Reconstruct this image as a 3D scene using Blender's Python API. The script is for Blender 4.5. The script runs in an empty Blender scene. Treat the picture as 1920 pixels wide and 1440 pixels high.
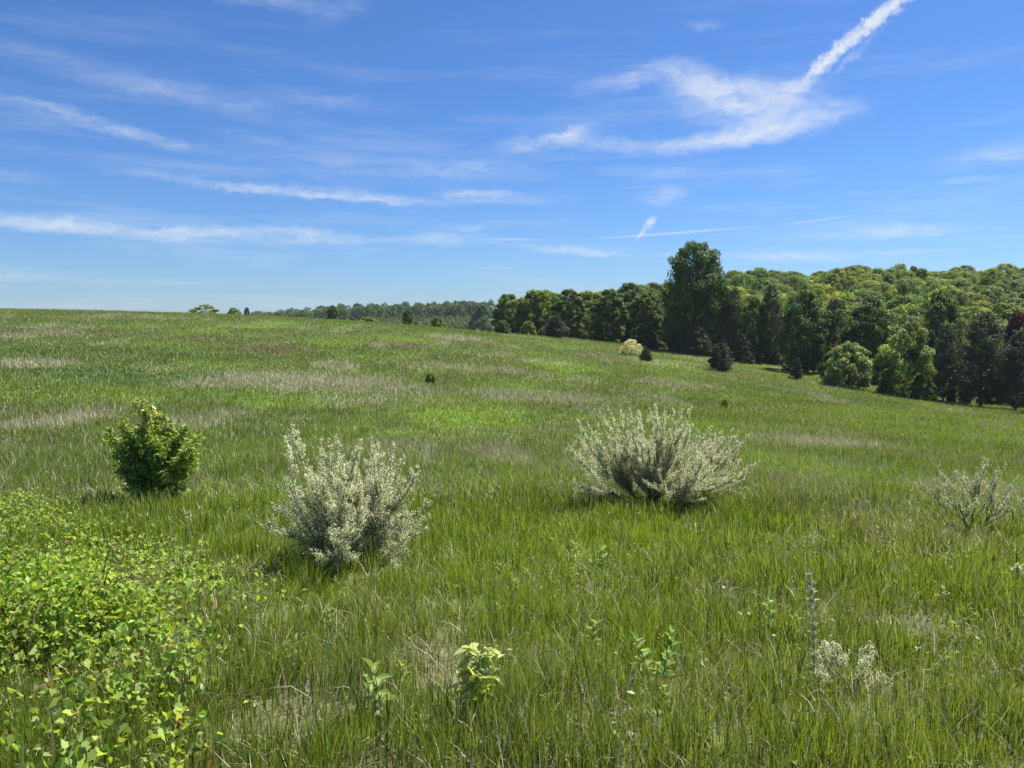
import bpy, math
import numpy as np
from mathutils import Vector

R = np.random.default_rng(11)
sc = bpy.context.scene
C = sc.collection
PI = math.pi

# ------------------------------------------------------------------ camera model (photo is 1920 x 1440)
F = 1450.0
PITCH = math.atan(120 / F)
CAMZ = 1.6
cp, sp = math.cos(PITCH), math.sin(PITCH)

def ray(u, v):
    a = (u - 960) / F; b = (720 - v) / F
    y = cp + b * sp
    return a / y, (-sp + b * cp) / y          # lateral slope, vertical slope per metre forward

# ------------------------------------------------------------------ numpy helpers
def nrm(v):
    return v / np.maximum(np.linalg.norm(v, axis=-1, keepdims=True), 1e-9)

def vnoise(x, y, seed=0):
    xi = np.floor(x).astype(np.int64); yi = np.floor(y).astype(np.int64)
    fx = x - xi; fy = y - yi
    fx = fx * fx * (3 - 2 * fx); fy = fy * fy * (3 - 2 * fy)
    def h(a, b):
        n = (a * 374761393 + b * 668265263 + seed * 974634777) & 0x7fffffff
        n = ((n ^ (n >> 13)) * 1274126177) & 0x7fffffff
        return ((n ^ (n >> 16)) & 0xffff) / 65535.0
    return (h(xi, yi) * (1 - fx) + h(xi + 1, yi) * fx) * (1 - fy) + (h(xi, yi + 1) * (1 - fx) + h(xi + 1, yi + 1) * fx) * fy

def fbm(x, y, seed=0, oct=4):
    s = 0; a = .5
    for k in range(oct):
        s = s + a * vnoise(x * 2 ** k + 17.3 * k, y * 2 ** k - 9.1 * k, seed + k); a *= .5
    return s / (1 - .5 ** oct)

def sstep(a, b, x):
    t = np.clip((x - a) / (b - a), 0, 1); return t * t * (3 - 2 * t)

def pchip(xs, ys, x):
    xs = np.asarray(xs, float); ys = np.asarray(ys, float)
    h = np.diff(xs); d = np.diff(ys, axis=0) / h
    m = np.zeros_like(ys)
    m[1:-1] = np.where(d[:-1] * d[1:] > 0, 2 * d[:-1] * d[1:] / np.where(d[:-1] + d[1:] == 0, 1, d[:-1] + d[1:]), 0)
    m[0] = d[0]; m[-1] = d[-1]
    x = np.clip(x, xs[0], xs[-1])
    i = np.clip(np.searchsorted(xs, x, side='right') - 1, 0, len(xs) - 2)
    t = (x - xs[i]) / h[i]
    return ((1 + 2 * t) * (1 - t) ** 2 * ys[i] + t * (1 - t) ** 2 * h[i] * m[i] + t * t * (3 - 2 * t) * ys[i + 1] + t * t * (t - 1) * h[i] * m[i + 1])

# ------------------------------------------------------------------ the lie of the land
YN = [0, 6, 12, 20, 30, 45, 60, 80, 100, 125, 150, 200, 250, 320, 400, 500, 600, 700, 900]
SN = [-.66, -.33, 0, .33, .66, .9]
ZT = [
    [0, -.60, -1.2, -1.85, -2.2, -1.95, -1.15, .3, 1.7, 2.9, 3.4, 3.1, 1.5, -1, -4, -4, -4, -4, -4],
    [0, -.62, -1.25, -1.95, -2.5, -2.5, -1.95, -.7, .6, 1.9, 2.3, 1.0, -1.4, -4, -5, -3.5, 2, 5, 4],
    [0, -.65, -1.3, -2.1, -2.8, -3.3, -3.4, -2.9, -2.2, -1.4, -1.2, -3.5, -6, -6, -5, -2.5, 4, 7, 6],
    [0, -.66, -1.35, -2.2, -3.2, -4.3, -5.0, -5.6, -5.9, -6.2, -5.6, -2, 4, 10.5, 12, 12, 12, 12, 10],
    [0, -.66, -1.35, -2.3, -3.6, -5.2, -6.8, -8.4, -9.7, -9.3, -7, -2, 5, 12, 14, 14, 14, 14, 12],
    [0, -.66, -1.35, -2.3, -3.6, -5.4, -7.2, -9.0, -10.5, -10.3, -8, -3, 5, 12, 14, 14, 14, 14, 12]]
_yf = np.concatenate([np.linspace(0, 60, 121), np.linspace(61, 900, 420)])
_sf = np.linspace(-.66, .9, 120)
_rows = np.array([pchip(YN, r, _yf) for r in ZT])                     # [s, y]
_tab = np.array([pchip(SN, _rows[:, j], _sf) for j in range(len(_yf))]).T
for _ in range(6):
    _tab[1:-1] = (_tab[:-2] + 2 * _tab[1:-1] + _tab[2:]) / 4

def ground(x, y):
    x = np.asarray(x, float); y = np.asarray(y, float)
    Y = np.clip(y, 0, 899.9); s = np.clip(x / np.maximum(y, 2.0), -.66, .899)
    fi = np.interp(Y, _yf, np.arange(len(_yf))); fj = (s + .66) / 1.56 * (len(_sf) - 1)
    i = np.minimum(fi.astype(int), len(_yf) - 2); j = np.minimum(fj.astype(int), len(_sf) - 2)
    a = fi - i; b = fj - j
    z = (_tab[j, i] * (1 - a) + _tab[j, i + 1] * a) * (1 - b) + (_tab[j + 1, i] * (1 - a) + _tab[j + 1, i + 1] * a) * b
    amp = sstep(3, 40, np.hypot(x, y))
    z = z + amp * .5 * (fbm(x / 23, y / 23, 5, 3) - .5) + .05 * (fbm(x / 1.7, y / 1.7, 9, 2) - .5) + amp * .7 * (fbm(x / 70 + 3, y / 70, 15, 2) - .5)
    return z

def hit(u, v):
    a, t = ray(u, v)
    ys = np.concatenate([np.linspace(1, 60, 1200), np.linspace(60.1, 800, 4000)])
    g = ground(a * ys, ys) - (CAMZ + t * ys)
    k = np.argmax(g > 0)
    if g[k] <= 0: k = len(ys) - 1
    return a * ys[k], ys[k], float(ground(a * ys[k], ys[k]))

# ------------------------------------------------------------------ materials
def vegmat(name, rough=.5, trans=.35, spec=.35, obj=False, tsat=(1.25, 1.15, .5)):
    m = bpy.data.materials.new(name); m.use_nodes = True
    n = m.node_tree.nodes; l = m.node_tree.links; n.clear()
    out = n.new('ShaderNodeOutputMaterial'); at = n.new('ShaderNodeAttribute'); at.attribute_name = 'col'
    col = at.outputs['Color']
    if obj:
        oi = n.new('ShaderNodeObjectInfo'); mx = n.new('ShaderNodeMix'); mx.data_type = 'RGBA'; mx.blend_type = 'MULTIPLY'
        mx.inputs[0].default_value = 1; l.new(col, mx.inputs[6]); l.new(oi.outputs['Color'], mx.inputs[7]); col = mx.outputs[2]
    p = n.new('ShaderNodeBsdfPrincipled'); p.inputs['Roughness'].default_value = rough; p.inputs['Specular IOR Level'].default_value = spec
    l.new(col, p.inputs['Base Color'])
    if trans > 0:
        t = n.new('ShaderNodeBsdfTranslucent'); ml = n.new('ShaderNodeMix'); ml.data_type = 'RGBA'; ml.blend_type = 'MULTIPLY'
        ml.inputs[0].default_value = 1; l.new(col, ml.inputs[6]); ml.inputs[7].default_value = (*tsat, 1); l.new(ml.outputs[2], t.inputs[0])
        ms = n.new('ShaderNodeMixShader'); ms.inputs[0].default_value = trans
        l.new(p.outputs[0], ms.inputs[1]); l.new(t.outputs[0], ms.inputs[2]); l.new(ms.outputs[0], out.inputs[0])
    else:
        l.new(p.outputs[0], out.inputs[0])
    return m

M_GRASS = vegmat('grass_blade', .45, .48, .4)
M_STRAW = vegmat('dry_straw', .6, .2, .3, tsat=(1, 1, .9))
M_LEAF = vegmat('tree_leaf', .6, .45, .25, obj=True)
M_NEEDLE = vegmat('pine_needle', .5, .25, .3, obj=True)
M_SHRUB = vegmat('shrub_leaf', .5, .45, .4, tsat=(1.2, 1.15, .8))
M_GLOSS = vegmat('glossy_leaf', .36, .5, .5)
M_VINE = vegmat('vine_leaf', .5, .5, .22, tsat=(1.25, 1.15, .35))
M_PETAL = vegmat('petal', .5, .5, .3, tsat=(1, 1, .8))

def barkmat():
    m = bpy.data.materials.new('bark'); m.use_nodes = True
    n = m.node_tree.nodes; l = m.node_tree.links; p = n['Principled BSDF']
    at = n.new('ShaderNodeAttribute'); at.attribute_name = 'col'
    tc = n.new('ShaderNodeTexCoord'); mp = n.new('ShaderNodeMapping'); mp.inputs['Scale'].default_value = (9, 9, 1.6)
    nz = n.new('ShaderNodeTexNoise'); nz.inputs['Scale'].default_value = 3; nz.inputs['Detail'].default_value = 5
    mr = n.new('ShaderNodeMapRange'); mr.inputs[1].default_value = .3; mr.inputs[2].default_value = .7; mr.inputs[3].default_value = .55; mr.inputs[4].default_value = 1.4
    mx = n.new('ShaderNodeMix'); mx.data_type = 'RGBA'; mx.blend_type = 'MULTIPLY'; mx.inputs[0].default_value = 1
    l.new(tc.outputs['Object'], mp.inputs[0]); l.new(mp.outputs[0], nz.inputs[0]); l.new(nz.outputs[0], mr.inputs[0])
    l.new(at.outputs['Color'], mx.inputs[6]); l.new(mr.outputs[0], mx.inputs[7]); l.new(mx.outputs[2], p.inputs['Base Color'])
    p.inputs['Roughness'].default_value = .85
    return m
M_BARK = barkmat()

# ------------------------------------------------------------------ mesh building
class Geo:
    def __init__(s): s.V = []; s.F = []; s.K = []; s.n = 0
    def add(s, V, Fc, col):
        V = np.asarray(V, np.float32).reshape(-1, 3)
        c = np.ones((len(V), 4), np.float32); c[:, :3] = col
        s.V.append(V); s.F.append(np.asarray(Fc, np.int64) + s.n); s.K.append(c); s.n += len(V)
    def polys(s, P, col):                                            # P: n faces x k corners x 3
        P = np.asarray(P, np.float32); n, k = P.shape[:2]
        col = np.asarray(col, np.float32)
        if col.ndim == 2 and len(col) == n: col = np.repeat(col, k, axis=0)
        if col.ndim == 3: col = col.reshape(-1, 3)
        s.add(P.reshape(-1, 3), np.arange(n * k).reshape(n, k), col)
    def leaves(s, P, D, N, L, W, col, fold=.18):
        L = np.asarray(L)[..., None] * np.ones((len(P), 1)); W = np.asarray(W)[..., None] * np.ones((len(P), 1))
        S = nrm(np.cross(D, N)); U = np.cross(S, D)
        a = P + D * L * .42 + U * W * fold
        s.polys(np.stack([P, a + S * W / 2, P + D * L, a - S * W / 2], 1), col)
    def tube(s, pts, rad, col, k=5):
        pts = np.asarray(pts, float); rad = np.broadcast_to(rad, (len(pts),))
        d = nrm(np.gradient(pts, axis=0))
        ref = np.where(np.abs(d[:, 2:3]) > .9, np.array([[1., 0, 0]]), np.array([[0, 0, 1.]]))
        a = nrm(np.cross(d, ref)); b = np.cross(d, a)
        th = np.linspace(0, 2 * PI, k, endpoint=False)
        V = pts[:, None] + rad[:, None, None] * (np.cos(th)[None, :, None] * a[:, None] + np.sin(th)[None, :, None] * b[:, None])
        i = np.arange(len(pts) - 1)[:, None] * k; j = np.arange(k)[None]; j2 = (j + 1) % k
        Fq = np.stack([i + j, i + j2, i + k + j2, i + k + j], -1).reshape(-1, 4)
        s.add(V.reshape(-1, 3), Fq, col)
    def mesh(s, name, mat):
        m = bpy.data.meshes.new(name)
        if s.n:
            V = np.concatenate(s.V); K = np.concatenate(s.K)
            loops = np.concatenate([f.ravel() for f in s.F]).astype(np.int32)
            tot = np.concatenate([np.full(len(f), f.shape[1]) for f in s.F])
            st = np.concatenate([[0], np.cumsum(tot)[:-1]]).astype(np.int32)
            m.vertices.add(len(V)); m.vertices.foreach_set('co', V.ravel())
            m.loops.add(len(loops)); m.loops.foreach_set('vertex_index', loops)
            m.polygons.add(len(st)); m.polygons.foreach_set('loop_start', st)
            m.update(calc_edges=True)
            at = m.attributes.new('col', 'FLOAT_COLOR', 'POINT'); at.data.foreach_set('color', K.ravel())
        m.materials.append(mat)
        return m

def link(name, me, parent=None, loc=None):
    o = bpy.data.objects.new(name, me); C.objects.link(o)
    if parent is not None: o.parent = parent
    if loc is not None: o.location = loc
    return o

def tag(o, label=None, cat=None, group=None, kind=None):
    for k, v in (('label', label), ('category', cat), ('group', group), ('kind', kind)):
        if v: o[k] = v
    return o

def thing(name, loc, label, cat, group=None):
    o = bpy.data.objects.new(name, None); C.objects.link(o); o.location = loc; o.empty_display_size = .2
    return tag(o, label, cat, group)

def rdir(n):
    return nrm(R.normal(size=(n, 3)))

def vary(col, n, amt=.2, hue=.08):
    c = np.array(col)[None] * (1 + amt * R.normal(size=(n, 1)).clip(-2, 2)) * (1 + hue * R.normal(size=(n, 3)).clip(-2, 2))
    return c.clip(.004, .9)

# ------------------------------------------------------------------ patches of the meadow
PATCH = []   # x, y, rx, ry, kind, weight
def patch(u, v, ru, rv, kind, w=1.):
    x, y, _ = hit(u, v)
    y0 = hit(u, v + rv)[1]; y1 = min(hit(u, max(v - rv, 600))[1], y * 1.7)
    PATCH.append((x, y, ru / F * y, max((y1 - y0) / 2, .4), kind, w))
for a in [(870, 795, 150, 48, 0, 1.), (560, 752, 110, 16, 0, .9), (140, 740, 220, 20, 0, .8), (640, 640, 70, 14, 0, .8), (500, 610, 60, 10, 0, 1.), (380, 622, 45, 12, 0, .9),
          (770, 638, 70, 9, 0, .8), (1060, 690, 80, 10, 0, 1.), (1500, 872, 200, 26, 0, .7), (1700, 800, 240, 25, 0, .6), (980, 660, 60, 8, 0, .6), (1450, 690, 60, 12, 0, .8), (250, 612, 60, 9, 0, .5),
          (1300, 800, 90, 20, 0, .5), (450, 850, 100, 50, 0, .4), (900, 930, 120, 40, 0, .5),
          (550, 714, 210, 20, 1, .9), (70, 682, 80, 9, 1, 1.), (50, 800, 90, 36, 1, .8), (720, 735, 130, 22, 1, .6), (1010, 745, 150, 13, 1, .7), (950, 862, 70, 26, 1, .6),
          (1540, 832, 130, 10, 1, .9), (1850, 930, 90, 26, 1, .8), (1760, 1010, 160, 45, 1, .6), (390, 790, 60, 25, 1, .6), (1250, 640, 120, 8, 1, .5), (850, 690, 100, 10, 1, .5),
          (520, 655, 75, 13, 2, 1.), (272, 588, 40, 4, 2, 1.), (640, 594, 80, 7, 2, .9), (740, 645, 60, 6, 2, .8), (500, 592, 90, 5, 2, .8), (100, 620, 200, 8, 2, .5), (870, 640, 90, 6, 2, .6), (1130, 668, 60, 6, 2, .7),
          (1640, 1010, 60, 20, 2, .4), (200, 705, 320, 12, 3, .9), (300, 665, 300, 7, 3, .7), (1240, 745, 130, 12, 3, .6), (1500, 735, 200, 10, 3, .6), (700, 890, 80, 30, 3, .4), (1640, 880, 100, 16, 3, .6)]:  # deep green strips on the left paint in a dip's shadow line
    patch(*a)

def weights(x, y):
    w = np.zeros((4,) + np.shape(x))
    dist = np.hypot(x, y)
    jx = x + (fbm(x / 3, y / 3, 31, 3) - .5) * np.minimum(3, dist * .12); jy = y + (fbm(x / 3, y / 3, 37, 3) - .5) * np.minimum(5, dist * .2)
    for (px, py, rx, ry, k, a) in PATCH:
        d = np.sqrt(((jx - px) / rx) ** 2 + ((jy - py) / ry) ** 2)
        w[k] = np.maximum(w[k], a * sstep(1.25, .5, d))
    n1 = fbm(x / 6, y / 9, 41, 4); n2 = fbm(x / 5 + 40, y / 8, 43, 4); n3 = fbm(x / 9, y / 14 + 70, 47, 4)
    far = sstep(8, 25, dist)
    w[0] = np.maximum(w[0], .5 * sstep(.52, .68, n1)); w[1] = np.maximum(w[1], .6 * far * sstep(.56, .74, n2)); w[1] *= 1 - .7 * w[0]; w[2] = np.maximum(w[2], .3 * far * sstep(.58, .72, n3))
    near = 1 - sstep(7, 14, dist)
    w[1] = np.maximum(w[1], near * .38 * sstep(.5, .66, fbm(x / .8, y / .8, 53, 3)) * sstep(9, 5, dist))
    return w

GREEN = np.array([.126, .196, .035]); BRIGHT = np.array([.150, .245, .022]); STRAWC = np.array([.45, .43, .31]); BROWN = np.array([.19, .17, .09]); DEEP_OR_SHADE = np.array([.072, .140, .034])

def edge(x, y):                                                      # forward distance at which the wood begins
    s = x / np.maximum(y, 1)
    return np.interp(s, [-.3, -.08, 0, .1, .2, .33, .45, .55, .66, .9], [900, 900, 178, 160, 146, 131, 122, 108, 97, 92])

# ------------------------------------------------------------------ meadow ground sheet
def make_ground():
    az = np.concatenate([np.linspace(-60, 60, 500), np.linspace(60, 300, 70)[1:-1]]) * PI / 180
    r = np.concatenate([[.4], np.geomspace(.8, 2400, 320)])
    A, Rr = np.meshgrid(az, r)
    X = Rr * np.sin(A); Y = Rr * np.cos(A); Z = ground(X, Y)
    na, nr = len(az), len(r)
    V = np.stack([X, Y, Z], -1).reshape(-1, 3); V = np.vstack([V, [[0, 0, float(ground(0, 0))]]])
    i = np.arange(nr - 1)[:, None] * na; j = np.arange(na)[None]; j2 = (j + 1) % na
    Fq = np.stack([i + j, i + na + j, i + na + j2, i + j2], -1).reshape(-1, 4)
    x, y = V[:, 0], V[:, 1]
    w = weights(x, y)
    base = np.array([.085, .105, .032])
    col = np.tile(np.array([.10, .125, .045]), (len(V), 1))
    for k, c in ((0, BRIGHT * .9), (3, DEEP_OR_SHADE * .9), (2, BROWN * .75), (1, STRAWC * .72)):
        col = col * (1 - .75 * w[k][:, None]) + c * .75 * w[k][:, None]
    near = sstep(16, 6, np.hypot(x, y))[:, None]
    col = col * (1 - near * .5) + np.array([.125, .105, .058]) * near * .5  # bare thatch shows between the near blades
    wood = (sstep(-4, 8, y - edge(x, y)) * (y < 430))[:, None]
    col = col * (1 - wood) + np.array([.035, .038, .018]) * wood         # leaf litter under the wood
    far = sstep(380, 430, y)[:, None]; col = col * (1 - far) + np.array([.10, .12, .05]) * far
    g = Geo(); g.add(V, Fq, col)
    tri = np.stack([np.full(na, nr * na), np.arange(na), (np.arange(na) + 1) % na], -1)
    g.F.append(tri[:, ::-1].astype(np.int64))
    m = bpy.data.materials.new('meadow_soil'); m.use_nodes = True
    n = m.node_tree.nodes; l = m.node_tree.links; p = n['Principled BSDF']; p.inputs['Roughness'].default_value = .95; p.inputs['Specular IOR Level'].default_value = .1
    at = n.new('ShaderNodeAttribute'); at.attribute_name = 'col'
    ge = n.new('ShaderNodeNewGeometry')
    nz = n.new('ShaderNodeTexNoise'); nz.inputs['Scale'].default_value = 5; nz.inputs['Detail'].default_value = 7; nz.inputs['Roughness'].default_value = .75
    mr = n.new('ShaderNodeMapRange'); mr.inputs[1].default_value = .3; mr.inputs[2].default_value = .72; mr.inputs[3].default_value = .5; mr.inputs[4].default_value = 1.6
    mx = n.new('ShaderNodeMix'); mx.data_type = 'RGBA'; mx.blend_type = 'MULTIPLY'; mx.inputs[0].default_value = 1
    l.new(ge.outputs['Position'], nz.inputs[0]); l.new(nz.outputs[0], mr.inputs[0]); l.new(at.outputs['Color'], mx.inputs[6]); l.new(mr.outputs[0], mx.inputs[7])
    l.new(mx.outputs[2], p.inputs['Base Color'])
    bp = n.new('ShaderNodeBump'); bp.inputs['Strength'].default_value = .8; bp.inputs['Distance'].default_value = .06
    l.new(nz.outputs[0], bp.inputs['Height']); l.new(bp.outputs[0], p.inputs['Normal'])
    me = g.mesh('ground', m); me.polygons.foreach_set('use_smooth', np.ones(len(me.polygons), bool))
    tag(link('ground', me), kind='structure')

# ------------------------------------------------------------------ blades
def sample_field(n_scale, y0, y1, power, smax=.86):
    yy = np.linspace(y0, y1, 4000); dens = yy ** (1 - power); dens = dens * (1 + 2.6 / yy); cdf = np.cumsum(dens); tot = cdf[-1] * (yy[1] - yy[0]) * 2 * smax * n_scale
    n = int(tot); y = np.interp(R.random(n) * cdf[-1], cdf, yy)
    x = (R.random(n) * 2 - 1) * smax * (y + 2.6)
    return x, y

def blades(g, x, y, h, w, lean, col, tipcol, nseg=2, bend=.5):
    n = len(x); z = ground(x, y) - .01
    th = R.random(n) * 2 * PI; d = np.stack([np.cos(th), np.sin(th), 0 * th], -1)
    fa = R.random(n) * PI; f = np.stack([np.cos(fa), np.sin(fa), 0 * fa], -1)
    P0 = np.stack([x, y, z], -1)
    ts = np.linspace(0, 1, nseg + 1)
    prof = {2: [.8, 1, 0], 3: [.7, 1, .75, 0], 1: [1, 0]}[nseg]
    rows = []
    for t, pw in zip(ts, prof):
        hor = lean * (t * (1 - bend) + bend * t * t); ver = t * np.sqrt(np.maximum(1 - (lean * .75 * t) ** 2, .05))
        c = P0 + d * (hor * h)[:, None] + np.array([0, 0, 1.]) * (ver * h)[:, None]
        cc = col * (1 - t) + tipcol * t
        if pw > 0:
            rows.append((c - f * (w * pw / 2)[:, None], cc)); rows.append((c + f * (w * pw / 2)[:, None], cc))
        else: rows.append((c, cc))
    k = len(rows)
    V = np.stack([r[0] for r in rows], 1).reshape(-1, 3); K = np.stack([r[1] for r in rows], 1).reshape(-1, 3)
    b = (np.arange(n) * k)[:, None]
    nq = nseg - 1
    for q in range(nq):
        g_f = b + np.array([[2 * q, 2 * q + 1, 2 * q + 3, 2 * q + 2]])
        if q == 0: g.add(V, g_f, K); off = g.n - len(V)
        else: g.F.append(g_f + off)
    tri = b + np.array([[2 * nq, 2 * nq + 1, 2 * nq + 2]])
    if nq == 0: g.add(V, tri, K)
    else: g.F.append(tri + off)

def make_grass():
    G = Geo(); S = Geo()
    for (y0, y1, sc_, pw, nseg) in ((1.2, 4, 3000, 0., 3), (4, 13, 3000 * 4 ** 1.25, 1.25, 3), (13, 185, 2500 * 4 ** 1.28, 1.28, 2)):
        x, y = sample_field(sc_, y0, y1, pw)
        # tufted: drop blades where a fine noise is low
        cl = fbm(x / .35, y / .35, 61, 3); dist = np.hypot(x, y)
        keep = R.random(len(x)) < np.where(dist < 14, (.25 + sstep(.25, .6, cl)), .9)
        keep &= (y < edge(x, y) + 3) & (y < 183)
        x, y, dist = x[keep], y[keep], dist[keep]
        w = weights(x, y); n = len(x)
        pix = dist / 773
        width = np.clip(pix * np.where(dist < 14, .85, .46), .0056, .045) * R.uniform(.6, 1.3, n)
        hh = (.08 + .12 * fbm(x / 1.6, y / 1.6, 67, 3) + .12 * sstep(.45, .75, fbm(x / .45, y / .45, 69, 2))) * R.uniform(.5, 1.4, n) * (1 + .22 * sstep(5, 14, dist) + .05 * sstep(20, 60, dist))
        hh *= 1 + .2 * w[1] - .25 * w[0] * (dist > 10)
        straw = R.random(n) < np.clip(np.where(dist < 12, .035, .13) + np.where(dist < 12, .12, .5) * w[1] + .12 * w[2], 0, .8)
        w[1] = w[1] * (.3 + .7 * sstep(8, 16, dist)); col = vary(GREEN, n, .1, .06) * (1 + (.3 - .2 * sstep(8, 30, dist))[:, None] * R.normal(size=(n, 1)).clip(-2, 2.5))
        for k, c in ((0, BRIGHT), (3, DEEP_OR_SHADE), (2, BROWN * .8), (1, np.array([.19, .21, .11]))):
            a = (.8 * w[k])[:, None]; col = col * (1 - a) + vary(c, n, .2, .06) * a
        big = (fbm(x / 4, y / 4, 71, 3) - .5)[:, None]; col = (col * (1 + .5 * big)).clip(.005, .8)
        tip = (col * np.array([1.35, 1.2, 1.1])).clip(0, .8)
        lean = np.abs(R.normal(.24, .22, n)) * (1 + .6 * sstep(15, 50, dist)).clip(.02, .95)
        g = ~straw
        blades(G, x[g], y[g], hh[g], width[g], lean[g], col[g] * .8, tip[g], nseg)  # blade foot darkened as painted shade; the lighter tip is its own colour
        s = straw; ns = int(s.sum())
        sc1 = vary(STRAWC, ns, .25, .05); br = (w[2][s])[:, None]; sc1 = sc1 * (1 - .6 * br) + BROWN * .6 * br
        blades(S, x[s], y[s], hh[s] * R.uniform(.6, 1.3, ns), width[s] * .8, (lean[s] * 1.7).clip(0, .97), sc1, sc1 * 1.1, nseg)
    # thatch lying in the near grass
    x, y = sample_field(420 * 2.2, 1.2, 16, .75); w = weights(x, y)
    k = R.random(len(x)) < np.clip(.32 + w[1] * .7, 0, 1); x, y = x[k], y[k]; n = len(x)
    blades(S, x, y, R.uniform(.08, .26, n), np.clip(np.hypot(x, y) / 773 * .6, .003, .02), R.uniform(.7, 1.2, n), vary([.42, .33, .23], n, .3, .05), vary([.50, .41, .29], n, .3, .05), 2, .2)
    # fine pale stems with seed heads
    x, y = sample_field(80 * 12, 3, 90, 1.1); w = weights(x, y)
    k = R.random(len(x)) < np.where(y < 10, .02, .10) + np.where(y < 10, .06, .7) * w[1]; x, y = x[k], y[k]; n = len(x)
    blades(S, x, y, R.uniform(.22, .5, n), np.clip(np.hypot(x, y) / 773 * .34, .0016, .02), np.abs(R.normal(.2, .2, n)), vary([.32, .31, .2], n), vary([.46, .44, .33], n), 3)
    n = 5200; y = np.sqrt(R.uniform(1.5 ** 2, 14 ** 2, n)); x = (R.random(n) * 2 - 1) * .86 * (y + .8)
    k = R.random(n) < sstep(.42, .62, fbm(x / .7, y / .7, 101, 3)); x, y = x[k], y[k]; n = len(x); m = 6
    X = np.repeat(x, m) + R.normal(0, .025, n * m); Y = np.repeat(y, m) + R.normal(0, .025, n * m)
    P = np.stack([X, Y, ground(X, Y) + R.uniform(.02, .17, n * m)], -1); N = nrm(rdir(n * m) * .8 + np.array([0, 0, .8])); D = nrm(np.cross(N, rdir(n * m)) + np.array([0, 0, .25]))
    tone = vary([.17, .26, .06], n, .3, .12); pale = R.random(n) < .25; tone[pale] = vary([.30, .36, .20], int(pale.sum()), .2, .05)
    Lw = np.repeat(R.uniform(.018, .05, n), m) * R.uniform(.7, 1.2, n * m)
    Wd = Geo(); Wd.leaves(P, D, N, Lw, Lw * np.repeat(R.uniform(.25, .6, n), m), np.repeat(tone, m, 0))
    n = 70; y = np.sqrt(R.uniform(3 ** 2, 12 ** 2, n)); x = (R.random(n) * 2 - 1) * .75 * y; m = 7
    P = np.repeat(np.stack([x, y, ground(x, y) + R.uniform(.16, .28, n)], -1), m, 0) + R.normal(0, .009, (n * m, 3))
    Wd.leaves(P, nrm(rdir(n * m) + np.array([0, 0, .3])), rdir(n * m), np.full(n * m, .012), np.full(n * m, .009), np.repeat(np.where(R.random((n, 1)) < .6, np.array([[.75, .62, .06]]), np.array([[.75, .75, .68]])), m, 0))
    tag(link('meadow_weeds', Wd.mesh('meadow_weeds', M_SHRUB)), 'small broad leaved weeds and specks of flower in the near grass', 'weeds', kind='stuff')
    print('grass verts', G.n, S.n)
    tag(link('meadow_grass', G.mesh('meadow_grass', M_GRASS)), 'green meadow grass covering the whole slope', 'grass', kind='stuff')
    tag(link('dry_grass', S.mesh('dry_grass', M_STRAW)), 'tan dead grass and pale seed stems among the green blades', 'grass', kind='stuff')

# ------------------------------------------------------------------ shrubs built on stems that reach given tips
def bez(a, b, c, n):
    t = np.linspace(0, 1, n)[:, None]; return (1 - t) ** 2 * a + 2 * t * (1 - t) * b + t * t * c

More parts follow.
